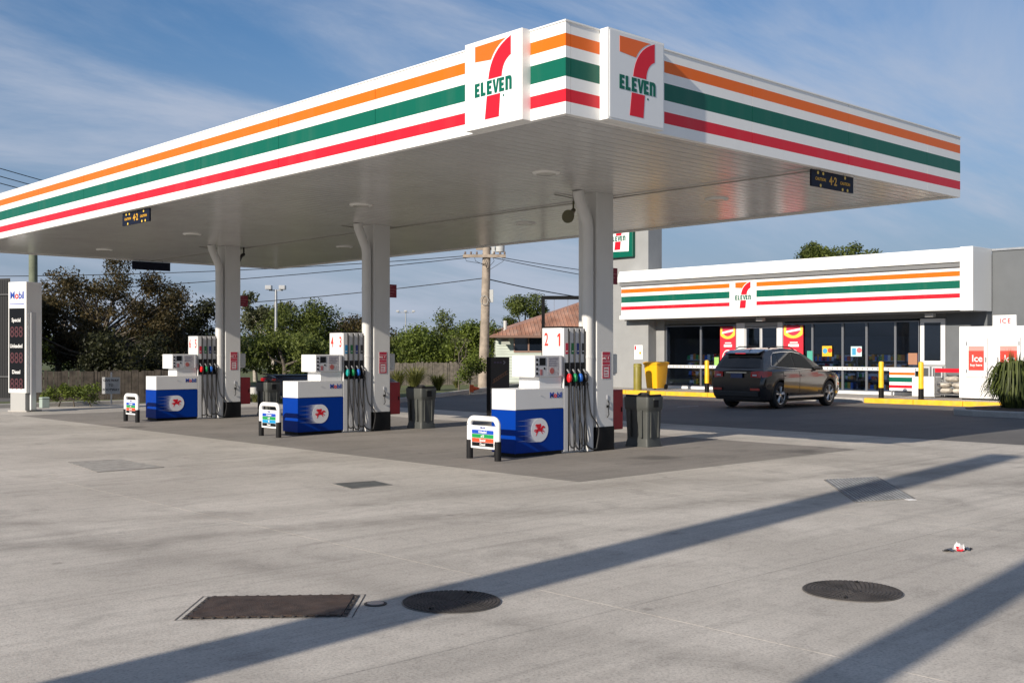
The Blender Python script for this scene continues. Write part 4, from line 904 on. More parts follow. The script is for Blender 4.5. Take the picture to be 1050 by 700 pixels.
def make_car(t, Lc, Wb, top, side_gh, paint, axles, wr, gh_base, roof_w=.70, bed=None):
    hw = Wb/2
    base = [(0, .885), (.12, .95), (.5, .99), (1.2, 1), (Lc-1.2, 1), (Lc-.6, .965), (Lc-.2, .86), (Lc, .70)]
    prof = [(.20, .90), (.35, .965), (.55, .985), (.80, 1.0), (.95, .985), (1.08, .955)]
    rear = [(.20, .16), (.38, .02), (.55, .0), (.74, .015), (.80, .07), (1.08, .12)]
    front = [(.20, .22), (.40, .02), (.60, .0), (.75, .05), (.90, .16)]
    def ys(x, z): return hw*lerp_tab(base, x)*lerp_tab(prof, z)
    st = [0, .06, .15, .3, .5]+[.5+(Lc-1.0)*i/16 for i in range(1, 16)]+[Lc-.5, Lc-.3, Lc-.15, Lc-.06, Lc]
    lv = [0, .1, .22, .36, .5, .64, .78, .9, .97, 1.0]
    rings_ = []
    for x in st:
        zt = lerp_tab(top, x); zb = .24; r = []
        for t_ in lv:
            z = zb+(zt-zb)*t_; y = ys(x, z)
            if t_ > .95: y -= .03*(t_-.95)/.05
            xx = x+lerp_tab(rear, z)*max(0, 1-x/.6)-lerp_tab(front, z)*max(0, 1-(Lc-x)/.6)
            r.append((xx, y, z))
        crown = [(r[-1][0], r[-1][1]*f, zt+.035*(1-f*f)) for f in (.85, .5, 0, -.5, -.85)]
        rings_.append(r+crown+[(a, -b, c_) for a, b, c_ in reversed(r)])
    m = MB(); m.rings(rings_)
    body = build(m, 'body', paint, t, smooth=True)
    cut = []
    for ax in axles:
        for s in (-1, 1):
            c_ = MB(); n = 28
            c_.rings([[(ax+(wr+.055)*math.cos(2*math.pi*j/n), s*hw*yy, wr+.0+(wr+.055)*math.sin(2*math.pi*j/n)) for j in range(n)] for yy in (.70, 1.2)])
            o = build(c_, 'arch_cutter', TRIM); o.parent = t; cut.append(o)
    bpy.context.view_layer.update(); boolean_cut(body, cut)
    build(MB().box(.5, Lc-.5, -hw*.72, hw*.72, .17, .40), 'underbody', TRIM, t)
    for ax in axles:
        for s in (-1, 1):
            a = MB(); n = 24                                                       # black arch liner lip
            for i in range(n):
                a0, a1 = math.pi*(-.08+1.16*i/n), math.pi*(-.08+1.16*(i+1)/n)
                q = []
                for ang, rad in ((a0, wr+.05), (a0, wr+.095), (a1, wr+.095), (a1, wr+.05)): q.append((ax+rad*math.cos(ang), wr+rad*math.sin(ang)))
                vv = [(x, s*(ys(x, max(.25, z))+.006), z) for x, z in q]
                a.add(vv, [(0, 1, 2, 3) if s < 0 else (3, 2, 1, 0)])
            build(a, 'arch_trim', TRIM, t)
            wh = build(MB().rings([[(ax+r_*math.cos(2*math.pi*j/32), s*(hw-.02-o_), wr+r_*math.sin(2*math.pi*j/32)) for j in range(32)] for o_, r_ in ((.015, wr*.66), (.0, wr*.72), (.0, wr*.88), (.02, wr*.97), (.05, wr), (.19, wr), (.22, wr*.97), (.23, wr*.7))], cap=False), 'wheel', TYRE, t, smooth=True)
            rm = MB(); rm.rings([[(ax+r_*math.cos(2*math.pi*j/32), s*(hw-.02-o_), wr+r_*math.sin(2*math.pi*j/32)) for j in range(32)] for o_, r_ in ((.012, wr*.67), (.02, wr*.62), (.10, wr*.60))], cap=False)
            for k in range(5):
                for dlt in (-.13, .13):
                    a0 = 2*math.pi*k/5+.3
                    p0 = Vector((ax+wr*.12*math.cos(a0), s*(hw-.05), wr+wr*.12*math.sin(a0))); p1 = Vector((ax+wr*.63*math.cos(a0+dlt*1.3), s*(hw-.04), wr+wr*.63*math.sin(a0+dlt*1.3)))
                    rm.tube([p0, p1], [.034, .026], 6)
            rm.rings([[(ax+r_*math.cos(2*math.pi*j/16), s*(hw-o_), wr+r_*math.sin(2*math.pi*j/16)) for j in range(16)] for o_, r_ in ((.03, .001), (.03, wr*.13), (.07, wr*.2))], cap=False)
            build(rm, 'rim', RIM, wh)
            build(MB().rings([[(ax+r_*math.cos(2*math.pi*j/24), s*(hw-.11), wr+r_*math.sin(2*math.pi*j/24)) for j in range(24)] for r_ in (.001, wr*.62)], cap=False), 'brake_shadow', TRIM, wh)
    # greenhouse
    zb = gh_base; zt = max(z for _, z in side_gh)
    def yg(z): return hw*.93-(z-zb)/(zt-zb)*(hw*.93-hw*roof_w)
    k = len(side_gh); m = MB(); vs = []
    for f in (1, .92, .6, 0, -.6, -.92, -1):
        for x, z in side_gh: vs.append((x, f*yg(z), z+(.03*(1-f*f) if z > zb+.05 else 0)))
    fs = [tuple(range(k)), tuple(range(7*k-1, 6*k-1, -1))]
    for q in range(6): fs += [(q*k+i+1, q*k+i, (q+1)*k+i, (q+1)*k+i+1) for i in range(k-1)]
    m.add(vs, fs)
    cb = build(m, 'cabin', paint, t, smooth=True)
    def side_plate(poly, mt, nm, parent, s, lift=.008):
        m = MB(); q = [(x, s*(yg(z)+lift), z) for x, z in poly]; m.add(q, [tuple(range(len(q))) if s < 0 else tuple(range(len(q)-1, -1, -1))]); return build(m, nm, mt, parent)
    return body, cb, ys, yg, side_plate
def door_patch(t, ys, x0, x1, z0, z1, s, paint, lift=.007):
    m = MB(); nx, nz = 6, 8; vs = []
    for i in range(nx+1):
        for j in range(nz+1):
            x = x0+(x1-x0)*i/nx; z = z0+(z1-z0)*j/nz; vs.append((x, s*(ys(x, z)+lift), z))
    fs = [(i*(nz+1)+j, (i+1)*(nz+1)+j, (i+1)*(nz+1)+j+1, i*(nz+1)+j+1) for i in range(nx) for j in range(nz)]
    if s > 0: fs = [f[::-1] for f in fs]
    m.add(vs, fs)
    d_ = build(m, 'door', paint, t, smooth=True)
    build(MB().box(x0+.06, x0+.28, s*(ys(x0+.1, z1-.1)+lift+.002), s*(ys(x0+.1, z1-.1)+lift+.03), z1-.13, z1-.10), 'handle', paint, d_, bevel=.006)
    return d_
PNT = pm('car_paint_charcoal', (.013, .0125, .0155), .2, metal=.3, coat=1.0)
suv = thing('parked_suv', 'dark charcoal SUV parked nose in at the shop kerb', 'car', (17.98, 10.50, 0)); suv.scale = (.965, 1.0, 1.085)
gh = [(.14, 1.0), (.19, 1.12), (.38, 1.40), (.50, 1.50), (.68, 1.56), (1.0, 1.605), (1.55, 1.63), (2.1, 1.605), (2.5, 1.50), (3.1, 1.23), (3.55, 1.0)]
body, cb, ys, yg, sp2 = make_car(suv, 4.78, 1.89, [(0, .98), (.15, 1.04), (1.0, 1.06), (3.3, 1.03), (3.9, 1.0), (4.45, .90), (4.78, .74)], gh, PNT, (.98, 3.76), .365, 1.0, roof_w=.66)
for s in (-1, 1):
    for poly, nm in (([(.66, 1.17), (1.0, 1.13), (1.0, 1.49), (.92, 1.48), (.80, 1.40)], 'quarter_window'), ([(1.05, 1.125), (1.85, 1.085), (1.85, 1.515), (1.4, 1.515), (1.05, 1.50)], 'side_window'), ([(1.91, 1.083), (2.98, 1.05), (2.60, 1.35), (2.36, 1.465), (1.91, 1.515)], 'side_window')):
        sp2(poly, CGLASS, nm, cb, s)
    build(MB().tube([(.60, s*(yg(1.16)+.012), 1.16), (.78, s*(yg(1.45)+.012), 1.42), (.90, s*(yg(1.51)+.012), 1.505), (1.4, s*(yg(1.53)+.012), 1.53), (1.95, s*(yg(1.53)+.012), 1.53), (2.36, s*(yg(1.48)+.012), 1.48)], .009, 6), 'chrome_strip', CHROME, cb)
    build(MB().tube([(.60, s*(yg(1.16)+.012), 1.155), (1.05, s*(yg(1.11)+.012), 1.108), (3.0, s*(yg(1.04)+.012), 1.035)], .008, 6), 'chrome_strip', CHROME, cb)
    door_patch(suv, ys, 1.12, 1.98, .42, 1.0, s, PNT); door_patch(suv, ys, 2.0, 3.05, .42, 1.0, s, PNT)
    build(MB().box(1.35, 3.35, s*.90, s*.955, .27, .33), 'side_step', STEEL, suv, bevel=.01)
    build(MB().tube([(.85, s*.57, 1.62), (1.05, s*.58, 1.675), (2.0, s*.58, 1.67), (2.2, s*.57, 1.61)], .016, 8), 'roof_rail', TRIM, suv)
    mr_ = build(MB().rings([[(2.98+.07*a, s*(.90+u), 1.08+.055*b) for a, b in circ(0, 0, 1, 10)] for u in (-.02, .05, .16, .2)]), 'mirror', TRIM, suv, smooth=True)
    # wrap-round tail lamps
    m = MB(); g_ = []
    pts = [(.07, .48), (.065, .66), (.075, .78), (.14, .855), (.30, .905), (.48, .935)]
    zz = [(.86, 1.0), (.85, 1.01), (.84, 1.02), (.845, 1.02), (.86, 1.015), (.90, 1.0)]
    for (x, y), (a, b) in zip(pts, zz): g_.append([(x-.02, s*(y+.012), a), (x-.02+.02, s*(y+.008), b)])
    vs = [p_ for r_ in g_ for p_ in r_]; fs = [(2*i, 2*i+1, 2*i+3, 2*i+2) for i in range(len(g_)-1)]
    if s < 0: fs = [f[::-1] for f in fs]
    m.add(vs, fs); tl = build(m, 'tail_lamp', LAMPR, suv)
    build(MB().box(.035, .05, s*.56, s*.70, .885, .925), 'reversing_lamp', pm('lamp_clear', (.6, .6, .62), .15), tl)
    build(MB().box(.0, .012, s*.50, s*.82, .50, .56), 'bumper_reflector', LAMPR, suv)
# rear glass, spoiler, plate, bumper
def xr(z): return lerp_tab([(1.0, .14), (1.12, .19), (1.40, .38), (1.50, .50)], z)
m = MB(); q = []
for z in (1.11, 1.26, 1.41):
    for f in (-1, -.5, 0, .5, 1): q.append((xr(z)-.012-.03*(1-f*f), f*(yg(z)-.10), z))
m.add(q, [(j*5+i, (j+1)*5+i, (j+1)*5+i+1, j*5+i+1) for j in range(2) for i in range(4)]); build(m, 'rear_window', CGLASS, cb, smooth=True)
build(MB().add([(.26, -.60, 1.475), (.26, .60, 1.475), (.62, .60, 1.53), (.62, -.60, 1.53), (.26, -.60, 1.50), (.26, .60, 1.50), (.62, .61, 1.585), (.62, -.61, 1.585)], [(0, 1, 2, 3)[::-1], (4, 5, 6, 7), (0, 4, 5, 1)[::-1], (1, 2, 6, 5), (2, 3, 7, 6), (3, 0, 4, 7)]), 'spoiler', PNT, suv, bevel=.01)
build(MB().box(.245, .26, -.18, .18, 1.478, 1.497), 'brake_lamp', LAMPR, suv)
build(MB().box(.035, .055, -.20, .20, .83, .95), 'number_plate', pm('plate_blue', (.05, .07, .16), .4), suv)
build(MB().box(-.008, .1, -.78, .78, .33, .47), 'bumper_cladding', TRIM, suv, bevel=.02)
build(MB().box(.03, .05, -.36, .36, .965, .985), 'tailgate_garnish', CHROME, suv)
build(MB().tube([(.95, .1, 1.66), (.80, .1, 1.74)], [.02, .01], 8), 'antenna_fin', TRIM, suv)

BLUP = pm('ute_paint_navy', (.010, .018, .045), .3, metal=.3, coat=.8)
a0 = at_d(281, 35.0)
ute = thing('pickup_ute', 'dark navy utility pickup stopped behind the middle dispenser', 'pickup', (a0.x+.25, a0.y+.87, 0), R(-16))
gh = [(1.65, .86), (1.75, 1.0), (1.9, 1.24), (2.1, 1.32), (2.6, 1.33), (2.95, 1.25), (3.5, .86)]
body, cb, ys, yg, sp3 = make_car(ute, 4.35, 1.76, [(0, .84), (.2, .86), (1.9, .87), (3.4, .86), (4.0, .78), (4.35, .64)], gh, BLUP, (.9, 3.4), .31, .86)
for s in (-1, 1):
    sp3([(2.05, .93), (3.25, .92), (2.85, 1.2), (2.55, 1.26), (2.1, 1.25)], CGLASS, 'side_window', cb, s); door_patch(ute, ys, 1.95, 3.0, .38, .82, s, BLUP)
    build(MB().box(.0, .10, s*.60, s*.80, .56, .80), 'tail_lamp', LAMPR, ute, bevel=.01)
    build(MB().rings([[(3.15+.06*a, s*(.82+u), .94+.05*b) for a, b in circ(0, 0, 1, 10)] for u in (0, .16)]), 'mirror', TRIM, ute)
build(MB().box(.15, 1.6, -.72, .72, .875, .91), 'bed_cover', TRIM, ute, bevel=.01)
build(MB().box(-.012, .05, -.2, .2, .62, .74), 'number_plate', WHITE2, ute)

# ------------------------------------------------------------------ plants and trees
def leaf_mat(name, c0, c1, tr=.35):
    m = bpy.data.materials.new(name); m.use_nodes = True; t = m.node_tree; nd = t.nodes; lk = t.links
    b = nd['Principled BSDF']; b.inputs['Roughness'].default_value = .55; b.inputs['Specular IOR Level'].default_value = .3
    g = nd.new('ShaderNodeNewGeometry'); n = nd.new('ShaderNodeTexNoise'); n.inputs['Scale'].default_value = .55; n.inputs['Detail'].default_value = 3; lk.new(g.outputs['Position'], n.inputs['Vector'])
    ad = nd.new('ShaderNodeMath'); ad.operation = 'MULTIPLY_ADD'; lk.new(g.outputs['Random Per Island'], ad.inputs[0]); ad.inputs[1].default_value = .65; lk.new(n.outputs[0], ad.inputs[2])
    mr = nd.new('ShaderNodeMapRange'); lk.new(ad.outputs[0], mr.inputs[0]); mr.inputs[1].default_value = .4; mr.inputs[2].default_value = 1.15
    mx = nd.new('ShaderNodeMix'); mx.data_type = 'RGBA'; lk.new(mr.outputs[0], mx.inputs[0]); mx.inputs[6].default_value = (*c0, 1); mx.inputs[7].default_value = (*c1, 1)
    lk.new(mx.outputs[2], b.inputs['Base Color'])
    tl = nd.new('ShaderNodeBsdfTranslucent'); lk.new(mx.outputs[2], tl.inputs[0]); ms = nd.new('ShaderNodeMixShader'); ms.inputs[0].default_value = tr
    lk.new(b.outputs[0], ms.inputs[1]); lk.new(tl.outputs[0], ms.inputs[2]); lk.new(ms.outputs[0], nd['Material Output'].inputs[0]); return m
L_BROWN = leaf_mat('leaves_brown_green', (.017, .020, .006), (.105, .076, .030))
L_DARK = leaf_mat('leaves_dark', (.010, .013, .005), (.045, .048, .016))
L_GREEN = leaf_mat('leaves_green', (.034, .058, .010), (.17, .215, .036))
L_GUM = leaf_mat('leaves_gum', (.04, .05, .025), (.13, .135, .06))
L_MID = leaf_mat('leaves_mid', (.034, .052, .011), (.14, .17, .036))
L_GRASS = leaf_mat('grass_blades', (.06, .075, .02), (.22, .22, .065))
L_STRAP = leaf_mat('strap_leaves', (.012, .026, .008), (.09, .11, .025), .25)
BARK = pm('bark', (.10, .085, .068), .9, var=.4, scale=6, bump=.6, bscale=20)
BARKG = pm('bark_pale', (.32, .29, .25), .85, var=.3, scale=5)
def leaf_cloud(name, clumps, n, size, mat, parent, seed, asp=.5, up=.3, shell=.45):
    rng = np.random.default_rng(seed); cl = np.array(clumps)
    w = np.prod(cl[:, 3:6], axis=1)**(2/3); idx = rng.choice(len(cl), n, p=w/w.sum())
    d = rng.normal(size=(n, 3)); d /= np.linalg.norm(d, axis=1)[:, None]
    r = rng.uniform(0, 1, n)**shell*(1+rng.normal(0, .13, n))
    P = cl[idx, :3]+d*cl[idx, 3:6]*r[:, None]
    nrm = d*.6+rng.normal(size=(n, 3))*.7; nrm[:, 2] += up; nrm /= np.linalg.norm(nrm, axis=1)[:, None]
    a = np.cross(nrm, rng.normal(size=(n, 3))); a /= np.linalg.norm(a, axis=1)[:, None]; b = np.cross(nrm, a)
    s = size*rng.uniform(.55, 1.35, n)[:, None]; bend = nrm*s*.18
    V = np.stack([P-a*s*.5, P-b*s*asp*.5-bend*0+a*s*.05, P+a*s*.5-bend, P+b*s*asp*.5+a*s*.05], axis=1).reshape(-1, 3)
    me = bpy.data.meshes.new(name); me.vertices.add(4*n); me.vertices.foreach_set('co', V.ravel().astype(np.float32))
    me.loops.add(4*n); me.loops.foreach_set('vertex_index', np.arange(4*n, dtype=np.int32))
    me.polygons.add(n); me.polygons.foreach_set('loop_start', np.arange(0, 4*n, 4, dtype=np.int32)); me.polygons.foreach_set('loop_total', np.full(n, 4, dtype=np.int32))
    me.materials.append(mat); me.update(); me.validate()
    return link(name, me, parent)
def crown_clumps(c, rad, n, cr, seed, flat=.8):
    rng = np.random.default_rng(seed); out_ = []
    for i in range(n):
        d = rng.normal(size=3); d /= np.linalg.norm(d); d[2] = d[2]*.85+.1
        r = rng.uniform(.25, 1)**.5; k = cr*rng.uniform(.6, 1.35)
        out_.append((c[0]+d[0]*rad[0]*r, c[1]+d[1]*rad[1]*r, c[2]+d[2]*rad[2]*r, k, k, k*flat))
    return out_
def tree(name, label, px, d, h, rad, n, size, mat, seed, trunk=.16, clumps=26, cr=.9, bark=None, cz=None, cat='tree', group=None, base=0, shell=.45, z0=None, low=.55):
    p = at_d(px, d, base); t = thing(name, label, cat, p, random.Random(seed).uniform(0, 6), group)
    cz = cz if cz is not None else h-rad[2]
    cl = crown_clumps((0, 0, cz), rad, clumps, cr, seed)
    rr = random.Random(seed); m = MB()
    top_ = Vector((rr.uniform(-.3, .3), rr.uniform(-.3, .3), cz+rad[2]*.3))
    m.tube([(0, 0, -.1), (rr.uniform(-.1, .1), rr.uniform(-.1, .1), cz*.35), Vector((0, 0, cz*.7))+top_*.05, top_], [trunk*1.25, trunk, trunk*.75, trunk*.25], 9)
    build(m, 'trunk', bark or BARK, t, smooth=True)
    lm = MB()
    for q in cl[:max(8, clumps//2)]:
        s_ = Vector((0, 0, min(cz*1.0, max(cz*.4, q[2]*low)))); e = Vector(q[:3]); mid = s_.lerp(e, .5)+Vector((rr.uniform(-.2, .2), rr.uniform(-.2, .2), -.15))
        lm.tube([s_, mid, e], [trunk*.5, trunk*.3, trunk*.08], 6)
    build(lm, 'limbs', bark or BARK, t, smooth=True)
    leaf_cloud('crown', cl, n, size, mat, t, seed, shell=shell); return t
BG = 'background trees'
tree('broad_tree', 'broad brown green tree rising behind the dark timber fence', 105, 47, 5.6, (3.6, 3.6, 2.7), 30000, .125, L_BROWN, 1, .15, 90, .56, cz=3.0, group=BG)
tree('broad_tree', 'tree with rusty leaves just right of the price sign', 62, 50, 5.2, (2.4, 2.4, 2.4), 15000, .125, L_BROWN, 2, .14, 46, .56, cz=2.7, group=BG)
tree('dark_tree', 'small dark tree left of the farthest column', 188, 52, 4.4, (1.5, 1.5, 1.7), 7000, .15, L_DARK, 3, .14, 26, .5, group=BG)
tree('dark_tree', 'dark low tree just behind the farthest dispenser', 168, 56, 3.3, (2.3, 2.0, 1.5), 8000, .18, L_DARK, 4, .14, 18, .8, group=BG)
tree('dark_tree', 'dark shaded tree behind the left end of the fence', 128, 40, 2.6, (2.2, 1.4, 1.2), 8000, .15, L_DARK, 24, .12, 20, .7, cz=1.3, group=BG)
tree('gum_tree', 'tall sparse gum tree behind the floodlight pole', 280, 62, 5.5, (1.5, 1.5, 1.3), 2400, .22, L_GUM, 5, .12, 11, .55, BARKG, cz=4.1, group=BG)
tree('gum_tree', 'pale gum tree left of the floodlight pole', 262, 64, 4.0, (1.8, 1.6, 1.6), 3800, .2, L_GUM, 6, .12, 14, .7, BARKG, cz=2.4, group=BG)
tree('round_tree', 'rounded green tree right of the floodlight pole', 305, 58, 4.7, (2.0, 2.0, 2.1), 14000, .16, L_MID, 7, .16, 26, .8, cz=2.4, group=BG)
tree('round_tree', 'green bush low behind the pickup', 292, 50, 2.6, (3.0, 2.0, 1.2), 9000, .17, L_MID, 8, .12, 24, .7, cz=1.3, group=BG)
tree('flowering_tree', 'brownish rounded tree behind the middle dispenser', 362, 66, 3.7, (2.3, 2.0, 1.5), 9000, .18, L_BROWN, 9, .14, 20, .8, group=BG)
tree('round_tree', 'green tree between brownish tree and middle column', 345, 55, 2.6, (2.4, 1.8, 1.3), 8000, .17, L_GREEN, 10, .13, 18, .75, cz=1.3, group=BG)
for i, (px, d, h, rx, rz, lab) in enumerate(((415, 62, 2.6, 1.8, 1.5, 'low green tree right of the middle column'), (440, 60, 3.1, 1.7, 1.7, 'green tree over the paling fence, left of centre'), (466, 62, 3.9, 1.8, 2.0, 'tallest green tree over the paling fence'), (488, 58, 3.2, 1.5, 1.7, 'green tree directly behind the power pole'), (398, 70, 2.4, 2.0, 1.2, 'far green tree just behind the middle column'))):
    tree('garden_tree', lab, px, d, h, (rx, rx, rz), 9000, .16, L_GREEN if i % 2 else L_MID, 30+i, .13, 20, .75, cz=h-rz, group=BG)
tree('round_tree', 'round tree rising above the rusty roof', 538, 82, 5.6, (1.6, 1.6, 1.6), 9000, .18, L_MID, 12, .15, 20, .7, cz=4.1, group=BG)
tree('round_tree', 'spreading tree showing over the shop roof', 855, 70, 9.2, (2.2, 2.2, 1.4), 9000, .2, L_MID, 13, .2, 20, .7, cz=7.4, group=BG)
tree('round_tree', 'small tree tip over the shop roof', 898, 72, 8.3, (1.4, 1.4, .8), 4500, .2, L_MID, 14, .16, 12, .6, cz=7.2, group=BG)
# far tree line, one mass along the horizon
rng = random.Random(9); far = []
for i in range(30):
    p_ = at_d(-60+i*25+rng.uniform(-8, 8), rng.uniform(95, 130)); h = rng.uniform(2.6, 4.2)
    far += [(p_.x+a, p_.y+b, c_, k, k2, k3) for a, b, c_, k, k2, k3 in crown_clumps((0, 0, h*.5), (3.2, 3.0, h*.42), 9, 1.2, 100+i)]
stuff(leaf_cloud('distant_woodland', far, 42000, .4, L_MID, None, 77))
def blades(name, label, cat, p, n, h, spread, mat, seed, w=.03, parts=None, arch=1.0, group=None):
    t = thing(name, label, cat, p, group=group); rr = random.Random(seed); m = MB()
    for i in range(n):
        a = rr.uniform(0, 2*math.pi); s = spread*rr.uniform(.15, 1)**.7; hh = h*(rr.uniform(.55, 1.05) if arch < 1.2 else rr.uniform(.35, 1.05)); ww = w*rr.uniform(.7, 1.3)
        b0 = Vector((math.cos(a), math.sin(a), 0)); sd_ = Vector((-math.sin(a), math.cos(a), 0)); o = b0*rr.uniform(0, (.12 if arch < 1.2 else .38)*spread)+sd_*rr.uniform(-.1, .1)*spread
        vs = []
        for k in range(6):
            u = k/5; pz = hh*(u*(1.75-.75*u*arch) if arch < 1.2 else math.sin(u*2.75)); pp_ = o+b0*s*(u**1.5 if arch < 1.2 else u)+Vector((0, 0, pz)); wk = ww*(1-u**3)*.5+.002
            vs += [pp_-sd_*wk, pp_+sd_*wk]
        m.add(vs, [(2*k, 2*k+1, 2*k+3, 2*k+2) for k in range(5)])
    stuff(build(m, 'foliage', mat, t)); return t
pl_ = blades('strappy_plant', 'dark strappy leaved shrub on the island before the freezer', 'plant', (21.3, 3.85, .15), 620, 1.25, .78, L_STRAP, 4, .05, arch=1.5)
m = MB(); rr = random.Random(8)
for i in range(150):
    a = rr.uniform(0, 6.28); s = .42*rr.random()**.5; hh = rr.uniform(1.1, 1.62); o = Vector((math.cos(a), math.sin(a), 0)); sd_ = Vector((-math.sin(a), math.cos(a), 0)); vs = []
    for k in range(5):
        u = k/4; p_ = o*s*(.3+.7*u*u)+Vector((0, 0, hh*u)); wk = .022*(1-u**2)+.002; vs += [p_-sd_*wk, p_+sd_*wk]
    m.add(vs, [(2*k, 2*k+1, 2*k+3, 2*k+2) for k in range(4)])
stuff(build(m, 'upright_leaves', L_STRAP, pl_))
build(MB().tube([(0, 0, -.02), (.02, 0, .5)], [.09, .05], 8), 'stem', BARK, pl_)
for i, (px, py, h, s, n, lab) in enumerate(((425, 43, 1.0, .8, 320, 'tall yellow green grass clump behind the middle litter bin'), (449, 44, .7, .65, 220, 'smaller grass clump right of the tall one'), (408, 43.5, .85, .6, 220, 'grass clump against the red fire cabinet'), (468, 47, .4, .35, 90, 'low brown tuft by the paling fence'), (262, 34, .3, .4, 70, 'short tuft low beyond the farthest column'))):
    c = at_d(px, py, .1); blades('grass_clump', lab, 'grass clump', c, n, h, s, L_GRASS, 40+i, .025, group='grass clumps')
c = at_z(482, 402, .1); tree('young_shrub', 'young leafy shrub at the foot of the power pole', 482, 43, 1.5, (.55, .55, .6), 1500, .11, L_GREEN, 51, .03, 10, .3, cz=.95, cat='shrub')
c = at_z(470, 403, .1); tree('sapling', 'thin staked sapling in the garden bed', 470, 44, 2.4, (.4, .4, .3), 120, .1, L_GUM, 52, .035, 5, .2, cat='sapling', cz=2.1)
for i, (px, d, w_) in enumerate(((76, 33.2, .7), (93, 33.4, .5), (60, 33.2, .4))):
    tree('verge_shrub', ('low green shrub at the fence foot near the price sign', 'second low shrub along the dark fence', 'tiny weed clump right of the green pillar')[i], px, d, .55, (w_, .3, .22), 900, .08, L_GREEN, 60+i, .02, 8, .18, cat='shrub', cz=.3, base=.1)

# ------------------------------------------------------------------ fences, poles, house, signs beyond
def paling(name, label, A, B, h, mat, seed, w=.11, z=.0):
    t = thing(name, label, 'fence', A); d = B-A; Ln = d.length; u = d/Ln; nrm = Vector((-u.y, u.x, 0)); rr = random.Random(seed); m = MB(); x = 0
    while x < Ln:
        ww = w*rr.uniform(.9, 1.05); hh = h*rr.uniform(.955, 1.03); lean = rr.uniform(-.012, .012); off = nrm*rr.uniform(-.012, .012)
        pts = []
        for zz in (z, z+hh):
            for a, b in ((0, -.01), (ww-.008, -.01), (ww-.008, .01), (0, .01)): q = u*(x+a+(lean if zz > z else 0))+nrm*b+off; pts.append((q.x, q.y, zz))
        m.add(pts, [(4, 5, 6, 7), (0, 1, 5, 4), (1, 2, 6, 5), (2, 3, 7, 6), (3, 0, 4, 7)]); x += ww
    stuff(build(m, 'palings', mat, t)); r_ = MB()
    for zz in (z+h*.25, z+h*.75):
        pts = []
        for e in (0, Ln):
            for b, c_ in ((.012, 0), (.06, 0), (.06, .07), (.012, .07)): q = u*e+nrm*b; pts.append((q.x, q.y, zz+c_))
        build(MB().add(pts, [(0, 1, 2, 3)[::-1], (4, 5, 6, 7), (0, 1, 5, 4), (1, 2, 6, 5), (2, 3, 7, 6), (3, 0, 4, 7)]), 'rail', mat, t)
    return t
FD = pm('dark_paling', (.075, .062, .05), .9, var=.45, scale=5, dirt=.4, dcol=(.03, .026, .022))
paling('timber_fence', 'dark weathered timber fence behind the left kerb', at_d(30, 34.5), at_d(205, 37), 1.05, FD, 1)
paling('paling_fence', 'sunlit pale paling fence beyond the garden bed', at_d(372, 50), at_d(506, 52.5), 1.18, WOODF, 2)
# shed at the far left
t = thing('dark_shed', 'black clad shed wall at the far left edge', 'shed', at_d(-30, 42))
DKC = pm('black_cladding', (.014, .014, .015), .6); p0 = at_d(-90, 42)-at_d(-30, 42); p1 = at_d(10.5, 40)-at_d(-30, 42); bk = at_d(10.5, 46)-at_d(10.5, 40)
m = MB(); m.add([(v.x, v.y, z) for z in (-.05, 4.35) for v in (p0, p1, p1+bk, p0+bk)], [(0, 1, 5, 4), (1, 2, 6, 5), (2, 3, 7, 6), (3, 0, 4, 7), (4, 5, 6, 7)]); build(m, 'wall', DKC, t)
m = MB(); n = 60
for i in range(n):
    a = p0.lerp(p1, i/n)-FWD*.02; b = p0.lerp(p1, (i+.5)/n)-FWD*.02; m.add([(a.x, a.y, 0), (b.x, b.y, 0), (b.x, b.y, 4.3), (a.x, a.y, 4.3)], [(0, 1, 2, 3)])
stuff(build(m, 'cladding_ribs', pm('cladding_rib', (.022, .022, .023), .5), t))
for zz in (.75, 3.75): build(MB().tube([p0-FWD*.05+Vector((0, 0, zz)), p1-FWD*.05+Vector((0, 0, zz))], .03, 6), 'rail', pm('rail_grey', (.10, .10, .10), .5), t)
# fuel price sign
c = at_d(27, 30.3)
t = thing('price_sign', 'tall slim white fuel price sign on a grey plinth', 'sign', c, R(25))
build(MB().box(.02, .42, .06, .60, 0, .52), 'plinth', pm('plinth_grey', (.36, .36, .35), .6), t); build(MB().box(.0, .56, .0, .68, .0, .04), 'footing', KERBM, t)
cb_ = build(MB().box(0, .56, 0, .66, .52, 3.60), 'cabinet', WHITE, t, bevel=.012)
build(MB().box(.12, .30, -.05, -.001, .05, 2.75), 'side_post', pm('post_white', (.55, .56, .57), .45), t)
fa = build(MB().plate(rect(-.62, -.06, .64, 2.87), (-.001, 0, 0), *NX, .006), 'price_board', SCREEN, cb_)
text('Mobil', .29, [BLUEL, RED], 'maker_lettering', cb_, (-.0015, .33, 3.22), *NX, off=.008, sx=.80, fmt=[0, 1, 0, 0, 0])
build(MB().plate(rect(-.60, -.08, 2.97, 2.995), (-.001, 0, 0), *NX, .003), 'rule_line', BLUEL, cb_)
LED = bpy.data.materials.new('price_digits'); LED.use_nodes = True; b_ = LED.node_tree.nodes['Principled BSDF']; b_.inputs['Base Color'].default_value = (.045, .005, .01, 1); b_.inputs['Emission Color'].default_value = (.30, .02, .05, 1); b_.inputs['Emission Strength'].default_value = .05
for k, s in enumerate(('Special', 'Unleaded', 'Diesel')):
    z = 2.54-k*.72
    text(s, .15, WHITE2, 'grade_lettering', fa, (-.0075, .36, z), *NX, off=.002, sx=.8); text('888', .42, LED, 'price_digits', fa, (-.0075, .35, z-.34), *NX, off=.004, sx=.75)
t = thing('utility_pillar', 'small pale green utility pillar right of the price sign', 'utility box', at_z(45.5, 418, .1))
